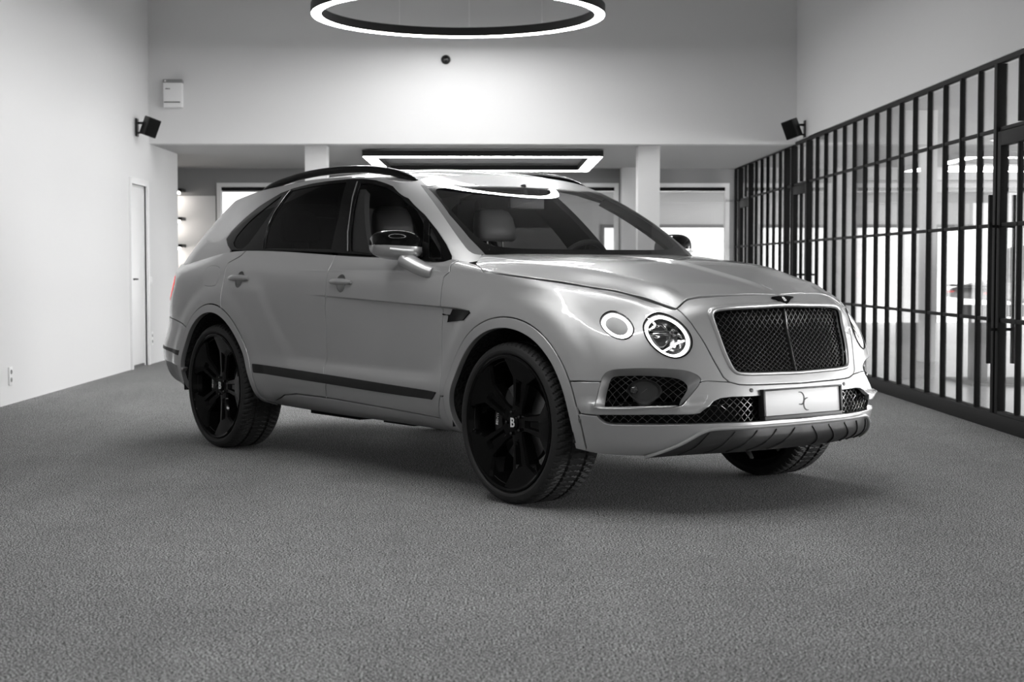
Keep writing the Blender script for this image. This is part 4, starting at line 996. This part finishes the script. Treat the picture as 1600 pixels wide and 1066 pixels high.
# ================================================================ the showroom
XL, XR = -4.0, 3.56          # side walls
YB, YF = 18.4, 23.0          # bulkhead and far wall
ZL, ZH = 2.57, 5.2           # low and high ceilings
HALL_Z = 2.72
def structure(name, mb, mat, **k):
    o = mb.build(name, mat, None, **k); o['kind'] = 'structure'; return o
def build_room():
    structure('floor', MB().box(-9,XR+.05,-6,33,-.1,0), M['floor'])
    structure('floor_hall', MB().box(XR+.05,16,2,33,-.1,.002), M['tile'])
    # side walls
    d0, d1, dz = 17.42, 18.20, 2.06
    structure('wall_left_front', MB().box(XL-.16,XL,-6,12.75,0,ZH), M['wall_dark'])  # unseen stretch made dark so the car's side and windows reflect less light
    structure('wall_left', MB().box(XL-.16,XL,12.75,d0,0,ZH).box(XL-.16,XL,d0,d1,dz,ZH).box(XL-.16,XL,d1,YB,0,ZH).box(XL-.16,XL,YB,20.05,0,ZL), M['wall'])
    structure('wall_right', MB().box(XR-.01,XR+.16,-6,YB+.2,2.60,ZH), M['wall'])
    structure('bulkhead_wall', MB().box(XL-.16,XR+.16,YB,YB+.22,ZL,ZH), M['wall'])
    structure('ceiling', MB().box(XL-.16,XR+.16,-6,YB,ZH,ZH+.1), M['ceil'])
    structure('ceiling_low', MB().box(-9,XR+.16,YB+.22,YF+.15,ZL,ZL+.1), M['ceil'])
    structure('ceiling_hall', MB().box(XR+.16,16,2,33,HALL_Z,HALL_Z+.1).box(-9,XR+.16,YF+.15,33,HALL_Z,HALL_Z+.1), M['ceil'])
    # far wall with two wide openings
    W = [(-4.02,1.84),(2.16,3.46)]; zt = 2.36
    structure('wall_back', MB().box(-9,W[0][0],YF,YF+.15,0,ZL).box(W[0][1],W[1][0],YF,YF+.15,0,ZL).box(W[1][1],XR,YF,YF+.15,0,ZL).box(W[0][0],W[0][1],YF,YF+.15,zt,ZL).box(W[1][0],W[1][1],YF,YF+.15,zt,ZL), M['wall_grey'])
    for i,(a,b) in enumerate(W):
        fr = MB().box(a,b,YF-.02,YF+.13,zt-.06,zt).box(a,a+.06,YF-.02,YF+.13,0,zt-.06).box(b-.06,b,YF-.02,YF+.13,0,zt-.06)
        f = fr.build('window_%d' % (i+1), M['white']); f['kind'] = 'structure'
        MB().box(a+.06,b-.06,YF+.05,YF+.056,0,zt-.06).build('window_pane', M['pane'], f)
        MB().box(a+.06,b-.06,YF+.03,YF+.10,zt-.11,zt-.06).build('window_head_track', M['steel_black'], f)
    for i,(x0,x1) in enumerate(((-2.22,-1.96),(1.72,1.98))):
        structure('column_%d' % (i+1), MB().box(x0,x1,YB+.25,YB+.51,0,ZL), M['wall'], bevel=.004)
    structure('column_3', MB().box(1.86,2.14,YF-.3,YF,0,ZL), M['wall'], bevel=.004)
    # hall beyond: end wall with bright glazed fronts, outer side wall
    structure('wall_hall_end', MB().box(-9,-6.5,32,32.2,0,HALL_Z).box(-2.6,15,32,32.2,2.0,HALL_Z).box(15,16,32,32.2,0,HALL_Z).box(-2.6,-2.3,32,32.2,0,2.0).box(1.7,2.2,32,32.2,0,2.0).box(5.2,5.6,32,32.2,0,2.0).box(8.4,9.0,32,32.2,0,2.0), M['wall'])
    structure('partition_wall', MB().box(XR+.1,4.62,20,20.12,0,HALL_Z), M['wall'])
    structure('trim_1', MB().box(4.62,4.70,19.96,20.16,0,HALL_Z), M['grey_mid'])
    structure('column_4', MB().box(4.17,4.50,15.9,16.2,0,HALL_Z), M['wall'], bevel=.004)
    structure('wall_hall_side', MB().box(15.9,16,2,33,0,HALL_Z), M['wall'])
    structure('wall_hall_left', MB().box(-9.1,-9,18,33,0,HALL_Z), M['wall'])
    n = 3
    for a,b in ((-6.5,-2.6),(-2.3,1.7),(2.2,5.2),(5.6,8.4),(9.0,15)):
        zt_ = HALL_Z if a < -5 else 2.0
        f = MB().box(a,a+.07,31.96,32.1,0,zt_).box(b-.07,b,31.96,32.1,0,zt_).box(a+.07,b-.07,31.96,32.1,zt_-.07,zt_).build('window_%d' % n, M['grey_mid']); f['kind'] = 'structure'; n += 1
        MB().box(a+.07,b-.07,32.02,32.03,0,zt_-.07).build('daylit_pane', M['daylight'], f)
    for i,(y,z0) in enumerate(((25.0,2.52),(27.5,2.45),(29.8,2.36))):
        structure('beam_%d' % (i+1), MB().box(-2.5,16,y,y+.35,z0,HALL_Z), M['wall'])
    structure('trim_2', MB().box(-9,W[0][0]-.02,YF-.02,YF,0,2.17), M['wall'])
    # ---- white door in the left wall
    fr = MB().box(XL-.02,XL+.025,d0-.07,d0,0,dz+.07).box(XL-.02,XL+.025,d1,d1+.07,0,dz+.07).box(XL-.02,XL+.025,d0,d1,dz,dz+.07).box(XL-.12,XL-.02,d1-.02,d1,0,dz).box(XL-.12,XL-.02,d0,d0+.02,0,dz).box(XL-.12,XL-.02,d0,d1,dz-.02,dz)
    door = fr.build('door_1', M['white'], None, bevel=.004); door['kind'] = 'structure'
    MB().box(XL-.07,XL-.03,d0+.02,d1-.02,.03,dz-.02).build('door_leaf', M['white'], door, bevel=.003)
    MB().box(XL-.11,XL-.03,d0+.02,d1-.02,0,.025).build('door_threshold', M['gasket'], door)
    hd = MB().lathe([(0,.012),(.024,.012),(.026,0)],20,Matrix.Translation((XL-.03,d0+.12,1.0)) @ Matrix.Rotation(R_(90),4,'Y')).tube([(XL-.03,d0+.12,1.0),(XL+.01,d0+.12,1.0),(XL+.015,d0+.15,1.0),(XL+.015,d0+.26,1.0)],.010,8)
    hd.build('door_handle', M['black_satin'], door, smooth=True)
    MB().lathe([(0,.012),(.022,.012),(.024,0)],20,Matrix.Translation((XL-.03,d0+.12,1.17)) @ Matrix.Rotation(R_(90),4,'Y')).build('door_lock', M['black_satin'], door, smooth=True)
    # ---- sockets and switches on the left wall
    for y,z,hh,lab in ((13.02,.235,.15,'white socket plate low on the left wall nearest the camera'),(18.40,.98,.09,'white light switch beside the white door, at handle height'),(18.42,.30,.16,'white double socket low beside the white door')):
        r = empty('power_socket' if z < .9 else 'light_switch',(XL,y,z)); tag(r,lab,'socket' if z < .9 else 'switch')
        MB().box(0,.012,-.042,.042,-hh/2,hh/2).build('cover_plate', M['white'], r, bevel=.003)
        if z < .9:
            for q in (-1,1): MB().lathe([(0,.0),(.018,.001),(.019,.004)],20,Matrix.Translation((.012,0,q*hh*.22)) @ Matrix.Rotation(R_(90),4,'Y')).build('socket_face', M['grey_mid'], r, smooth=True)
        else: MB().box(.012,.018,-.028,.028,-.03,.03).build('rocker', M['white'], r, bevel=.002)
    # ---- loudspeakers high on the side walls
    for x,s,y,z,lab in ((XL,1,17.75,2.70,'black bracket loudspeaker high on the left wall beside the white box'),(XR,-1,17.9,2.70,'black bracket loudspeaker above the glazed steel partition')):
        r = empty('mounted_loudspeaker',(x,y,z)); tag(r,lab,'speaker',None)
        MB().box(min(0,s*.02),max(0,s*.02),-.05,.05,-.10,.10).build('bracket', M['black_satin'], r, bevel=.004)
        MB().tube([(s*.02,0,.05),(s*.08,0,.05),(s*.12,-.02,.0)],.014,8).tube([(s*.02,0,-.06),(s*.07,0,-.06)],.010,8).build('bracket_arm', M['black_satin'], r, smooth=True)
        T = Matrix.Translation((s*.17,-.05,.0)) @ Matrix.Rotation(R_(s*20),4,'Y') @ Matrix.Rotation(R_(s*35),4,'Z')
        MB().box(-.075,.075,-.075,.075,-.105,.105,T).build('cabinet', M['black_satin'], r, bevel=.012)
        MB().box(-.066,.066,-.082,-.0755,-.096,.096,T).build('grille_cloth', M['black'], r, bevel=.004)
    # ---- white box and round sensor on the bulkhead
    r = empty('ventilation_unit',(-3.70,YB,3.14)); tag(r,'white wall box with dark top band high on the back bulkhead','wall unit')
    MB().box(-.108,.108,-.09,0,-.155,.125).build('housing', M['white'], r, bevel=.008)
    MB().box(-.110,.110,-.092,0,.125,.165).build('top_band', M['grey_mid'], r, bevel=.006)
    MB().box(-.100,.085,-.0925,-.088,-.105,-.092).build('slot', M['gasket'], r)
    MB().box(-.085,-.03,-.0925,-.0895,.05,.06).build('badge', M['gasket'], r)
    MB().lathe([(0,.004),(.010,.003),(.011,0)],16,Matrix.Translation((-.085,-.092,.146)) @ Matrix.Rotation(R_(90),4,'X')).build('indicator', M['white'], r, smooth=True)
    r = empty('wall_sensor',(-.545,YB,3.545)); tag(r,'small round dark sensor in the middle of the back bulkhead','sensor')
    MX = Matrix.Rotation(R_(90),4,'X')
    MB().lathe([(0,.0),(.052,.0),(.055,.012),(.050,.026),(.040,.03),(.034,.022)],32,MX).build('housing', M['black_satin'], r, smooth=True)
    MB().lathe([(0,.032),(.018,.030),(.034,.020)],24,MX).build('dome', M['dark_chrome'], r, smooth=True)
    # ---- ring lamps: one visible, one mirrored by the windscreen, one added as front light
    for (cx, cy, cz, R0, R1, hh), lab in zip(RINGS, ('large black ring pendant lamp with glowing underside in front of the back bulkhead', 'black ring pendant lamp above the silver car, mirrored in its windscreen', 'black ring pendant lamp added out of view above the floor before the car')):
        r = empty('pendant_ring_lamp',(cx,cy,cz)); tag(r,lab,'lamp')
        MB().lathe([(R1,.0),(R1,hh),(R0,hh),(R0,.0),(R0+.006,.0),(R0+.006,hh-.015),(R1-.006,hh-.015),(R1-.006,0)],128,None,True).build('housing', M['black_satin'], r, smooth=True)
        MB().lathe([(R1-.006,.004),(R1-.010,-.006),(R0+.010,-.006),(R0+.006,.004)],128).build('diffuser', M['ring_led'], r, smooth=True)
        MB().lathe([(R1-.03,hh+.002),(R0+.03,hh+.002)],128).build('upper_diffuser', M['ring_up'], r, smooth=True)
        for a in (52,86.5,118,-10):
            a = R_(a); rr = (R0+R1)/2
            MB().tube([(rr*math.cos(a),rr*math.sin(a),hh),(rr*math.cos(a),rr*math.sin(a),ZH-cz)],.004,6).build('suspension_wire', M['white'], r)
    # ---- square lamp under the low ceiling
    r = empty('pendant_square_lamp',(-.12,20.60,2.475)); tag(r,'black square frame lamp with glowing underside below the low ceiling','lamp')
    a, b = 1.465, 1.30; hz = .075
    sq = lambda o, z0, z1: MB().box(-o,o,-o,-b,z0,z1).box(-o,o,b,o,z0,z1).box(-o,-b,-b,b,z0,z1).box(b,o,-b,b,z0,z1)
    sq(a,0,hz).build('housing', M['black_satin'], r)
    MB().box(-a+.01,a-.01,-a+.01,-b-.01,-.004,.0).box(-a+.01,a-.01,b+.01,a-.01,-.004,0).box(-a+.01,-b-.01,-b-.01,b+.01,-.004,0).box(b+.01,a-.01,-b-.01,b+.01,-.004,0).build('diffuser', M['rect_led'], r)
    # ---- steel and glass partition
    r = empty('glazed_partition',(XR,0,0)); tag(r,'long black steel and glass partition with closely spaced bars along the right side','partition')
    ys = [23.0-.4435*k for k in range(45)]
    S = M['steel_black']
    MB().box(-.05,.05,3.0,23.05,0,.11).build('sill_beam', S, r, bevel=.004)
    MB().box(-.022,.022,3.0,23.05,2.558,2.595).build('head_rail', S, r, bevel=.004)
    MB().box(-.024,-.010,3.0,23.05,2.594,2.602).build('head_trim', M['chrome'], r)
    zr = (.765,1.43,2.10)
    doors = ((1,3),(10,12),(27,29))
    for k,y in enumerate(ys):
        wide = k in (1,3,9,10,12,27,29)
        w = .032 if wide else .015; d = .038 if wide else .022
        top = [(0.11,2.558)]
        if k in (2,11,28): top = [(2.12,2.558)]
        for z0,z1 in top: MB().box(-d,d,y-w,y+w,z0,z1).build('mullion', S, r, bevel=.003)
    for z in zr:
        segs = [(3.0,ys[29]),(ys[27],ys[12]),(ys[10],ys[3]),(ys[1],23.0)] if z < 2.0 else [(3.0,23.0)]
        for y0,y1 in segs: MB().box(-.015,.015,y0,y1,z-.013,z+.013).build('rail', S, r, bevel=.003)
    for k in range(len(ys)-1):
        if any(a_ <= k < b_ for a_,b_ in doors): MB().box(-.004,.004,ys[k+1],ys[k],2.116,2.558).build('glass_pane', M['pane'], r)
        else: MB().box(-.004,.004,ys[k+1],ys[k],.11,2.558).build('glass_pane', M['pane'], r)
    # doors in the partition
    labs = ('black steel glazed door at the far end of the partition','black steel glazed door in the middle of the partition','black steel glazed door with tall bar handles nearest the camera')
    for (a_,b_),lab in zip(doors,labs):
        y1, y0 = ys[a_]-.038, ys[b_]+.038; ym = ys[a_+1]
        d_ = empty('glazed_door',(XR,y0,0)); tag(d_,lab,'door',None,'thing')
        yy = lambda v: v-y0
        fw = .07
        fr = MB().box(-.03,.03,yy(y0),yy(y0)+fw,.02,2.08).box(-.03,.03,yy(y1)-fw,yy(y1),.02,2.08).box(-.03,.03,yy(y0)+fw,yy(y1)-fw,.02,.13).box(-.03,.03,yy(y0)+fw,yy(y1)-fw,1.98,2.08)
        fr.build('door_frame', S, d_, bevel=.003)
        MB().box(-.02,.02,yy(ym)-.015,yy(ym)+.015,.13,1.98).build('glazing_bar', S, d_, bevel=.003)
        for z in zr[:2]: MB().box(-.02,.02,yy(y0)+fw,yy(y1)-fw,z-.015,z+.015).build('glazing_bar', S, d_, bevel=.003)
        MB().box(-.004,.004,yy(y0)+fw,yy(y1)-fw,.13,1.98).build('door_pane', M['pane'], d_)
        if a_ == 27:
            for s in (-1,1):
                yh = yy(y1)-fw*.5
                MB().box(s*.085-.013,s*.085+.013,yh-.016,yh+.016,.46,1.64).build('pull_handle', S, d_, bevel=.004)
                for z in (.70,1.42): MB().box(min(s*.03,s*.085),max(s*.03,s*.085),yh-.010,yh+.010,z-.010,z+.010).build('handle_post', S, d_)
        else:
            for s in (-1,1): MB().tube([(s*.03,yy(y0)+.04,1.05),(s*.085,yy(y0)+.04,1.05),(s*.09,yy(y0)+.17,1.05)],.011,8).build('lever_handle', S, d_, smooth=True)
    # ---- display shelves on the far wall beyond the left wall
    for k,(z,lab) in enumerate(((2.22,'top lit display shelf on the far wall behind the left wall'),(1.81,'middle lit display shelf on the far wall behind the left wall'),(1.42,'bottom lit display shelf on the far wall behind the left wall'))):
        r = empty('display_shelf',(-4.47,YF-.02,z)); tag(r,lab,'shelf','lit shelves on the far wall')
        MB().box(-1.6,0,-.28,0,.0,.045).build('board', M['black_satin'], r, bevel=.003)
        MB().box(-1.6,-.05,-.27,-.15,-.03,.0).build('light_strip', M['shelf_led'], r)
    r = empty('tyre_display',(-4.80,YF-.16,1.49)); tag(r,'dark car wheel standing on the bottom lit shelf','wheel')
    Mw = Matrix.Translation((0,0,.145)) @ Matrix.Rotation(R_(90),4,'X') @ Matrix.Scale(.74,4)
    MB().lathe([(.12,-.05),(.15,-.09),(.185,-.08),(.19,0),(.185,.08),(.15,.09),(.12,.05)],40,Mw).build('tyre', M['rubber'], r, smooth=True)
    rm = MB().lathe([(0,.04),(.03,.04),(.035,.02)],24,Mw).lathe([(.105,.05),(.125,.055),(.125,-.05)],40,Mw)
    for k in range(5):
        a = 2*math.pi*k/5; rm.tube([Mw @ Vector((.02*math.cos(a),.02*math.sin(a),.03)), Mw @ Vector((.115*math.cos(a),.115*math.sin(a),.045))],.016,8)
    rm.build('rim', M['black_gloss'], r, smooth=True)
    # ---- lights in the hall
    for k,(x,y) in enumerate(((6.25,11.9),(6.25,14.4),(6.27,16.9),(6.27,19.4))):
        lab = ('nearest','second nearest','third nearest','farthest')[k]+' round downlight in the hall ceiling behind the partition'
        r = empty('downlight',(x,y,HALL_Z)); tag(r,lab,'downlight','downlights in the hall ceiling')
        MB().lathe([(.11,0),(.13,-.004),(.135,-.018),(.115,-.022),(.11,-.012)],32).build('trim_ring', M['white'], r, smooth=True)
        MB().lathe([(.112,-.010),(.06,-.012),(0,-.012)],32).build('diffuser', M['tube_led'], r, smooth=True)
    for k,(x0,x1,y,z,lab) in enumerate(((6.9,13.5,24.0,2.69,'nearest long tube lamp across the hall ceiling behind the partition'),(7.4,14.0,26.0,2.69,'middle long tube lamp across the hall ceiling behind the partition'),(4.6,14.0,30.6,2.69,'farthest long tube lamp across the hall ceiling behind the partition'),(-1.0,3.9,27.0,2.66,'long tube lamp seen through the windows of the far wall'),(7.5,13.5,10.0,2.66,'tube lamp added out of view to light the near part of the hall'),(7.5,13.5,14.0,2.66,'tube lamp added out of view to light the middle part of the hall'))):  # last two tubes added out of view to brighten the hall
        r = empty('pendant_tube_lamp',(x0,y,z)); tag(r,lab,'lamp','tube lamps in the hall')
        MB().box(0,x1-x0,-.05,.05,-.02,.02).build('housing', M['white'], r)
        MB().tube([(.03,0,-.045),(x1-x0-.03,0,-.045)],.03,10).build('tube', M['tube_led'], r, smooth=True)
    # ---- white car on a lift behind the partition
    build_lift_car()
def build_lift_car():
    X0, Y0 = 4.68, 15.3
    r = empty('car_lift',(X0+.0,Y0,0)); tag(r,'grey two-post car lift with dark ramp behind the partition','car lift')
    MB().box(-.02,2.6,-.35,.35,.66,.76).build('ramp', M['black_satin'], r, bevel=.01)
    for x in (.0,.98): 
        MB().box(x,x+.14,-.10,.10,.03,.66).build('post', M['grey_mid'], r, bevel=.01)
    MB().box(-.12,1.9,-.45,.45,0,.03).build('base_plate', M['grey_mid'], r, bevel=.006)
    for x in (.66,.80): MB().lathe([(0,-.02),(.05,-.02),(.06,-.012),(.06,.012),(.05,.02),(0,.02)],20,Matrix.Translation((x,-.5,.063)) @ Matrix.Rotation(R_(90),4,'X')).build('caster', M['black_satin'], r, smooth=True)
    MB().box(.62,.86,-.53,-.47,.10,.12).build('trolley_bar', M['grey_mid'], r)
    c = empty('sports_car',(X0,Y0,.76)); tag(c,'low white sports car raised on the lift behind the partition','car')
    # body: sections along x
    prof = [(-.05,.07,.10,.72),(.0,.06,.17,.80),(.25,.05,.24,.86),(.6,.05,.30,.88),(1.2,.05,.36,.90),(2.2,.05,.40,.90),(3.2,.05,.36,.88),(3.9,.05,.28,.80),(4.1,.08,.18,.65)]
    n = 20; V = []; F = []
    for x,z0,z1,w in prof:
        for j in range(n):
            a = 2*math.pi*j/n; V.append((x, w*math.copysign(abs(math.cos(a))**.45,math.cos(a)), (z0+z1)/2+(z1-z0)/2*math.copysign(abs(math.sin(a))**.6,math.sin(a))))
    for i in range(len(prof)-1): F += [(i*n+j,i*n+(j+1)%n,(i+1)*n+(j+1)%n,(i+1)*n+j) for j in range(n)]
    F += [tuple(range(n)),tuple((len(prof)-1)*n+j for j in range(n))]
    MB().add(V,F).build('body', M['car_white'], c, smooth=True, angle=60)
    cab = [(.55,.28,.30,.60),(1.0,.34,.50,.62),(1.6,.36,.62,.62),(2.2,.38,.62,.62),(2.9,.36,.40,.60)]
    V = []; F = []
    for x,z0,z1,w in cab:
        for j in range(n):
            a = 2*math.pi*j/n; V.append((x, w*math.copysign(abs(math.cos(a))**.5,math.cos(a)), (z0+z1)/2+(z1-z0)/2*math.copysign(abs(math.sin(a))**.6,math.sin(a))))
    for i in range(len(cab)-1): F += [(i*n+j,i*n+(j+1)%n,(i+1)*n+(j+1)%n,(i+1)*n+j) for j in range(n)]
    F += [tuple(range(n)),tuple((len(cab)-1)*n+j for j in range(n))]
    MB().add(V,F).build('cabin', M['black_gloss'], c, smooth=True, angle=60)
    MB().box(-.10,.02,-.70,.70,.185,.20).build('spoiler', M['black_satin'], c, bevel=.004)
    for s in (-1,1): MB().box(-.035,.05,s*.62-.13,s*.62+.13,.095,.14).build('tail_lamp', M['tail'], c, bevel=.006)
    for x in (.75,3.25):
        for s in (-1,1):
            Mw = Matrix.Translation((x,s*.80,.30)) @ Matrix.Rotation(R_(90),4,'X')
            MB().lathe([(0,-.10),(.2,-.10),(.29,-.09),(.30,0),(.29,.09),(.2,.10),(0,.10)],32,Mw).build('wheel', M['rubber'], c, smooth=True)
# ================================================================ light and camera
def area(name, loc, rot, size, energy, sy=None):
    l = bpy.data.lights.new(name,'AREA'); l.energy = energy; l.size = size
    if sy: l.shape = 'RECTANGLE'; l.size_y = sy
    o = bpy.data.objects.new(name, l); o.location = loc; o.rotation_euler = rot; return link(o)
def build_light():
    w = bpy.data.worlds.new('daylight'); bpy.context.scene.world = w; w.use_nodes = True
    w.node_tree.nodes['Background'].inputs['Color'].default_value = (1,1,1,1); w.node_tree.nodes['Background'].inputs['Strength'].default_value = WORLD_E
    for (nm,loc,rot,sx,e,sy) in LIGHTS: area(nm,loc,[R_(v) for v in rot],sx,e,sy)
def build_camera():
    cam = bpy.data.cameras.new('camera'); o = bpy.data.objects.new('camera', cam); link(o)
    cam.sensor_fit = 'HORIZONTAL'; cam.sensor_width = 36.0; F_ = 2452.8; cam.lens = F_*36/1600; cam.clip_end = 200
    px, hz = 770.0, 417.0
    d = Vector(((px-800)/F_, 1.0, (533-hz)/F_))
    pitch = math.atan((533-hz)/F_); yaw = math.atan((px-800)/F_*math.cos(pitch))
    o.location = (0,0,1.1384); o.rotation_euler = (math.pi/2-pitch, 0, yaw)
    cam.dof.use_dof = True; cam.dof.focus_distance = 8.3; cam.dof.aperture_fstop = 4.0
    bpy.context.scene.camera = o
build_room()
build_car()
build_light()
build_camera()
sc = bpy.context.scene
sc.view_settings.view_transform = 'Standard'; sc.view_settings.look = 'None'; sc.view_settings.exposure = EXPOSURE; sc.view_settings.gamma = 1; sc.view_settings.use_curve_mapping = False
sc.cycles.transparent_max_bounces = 24; sc.cycles.max_bounces = 10
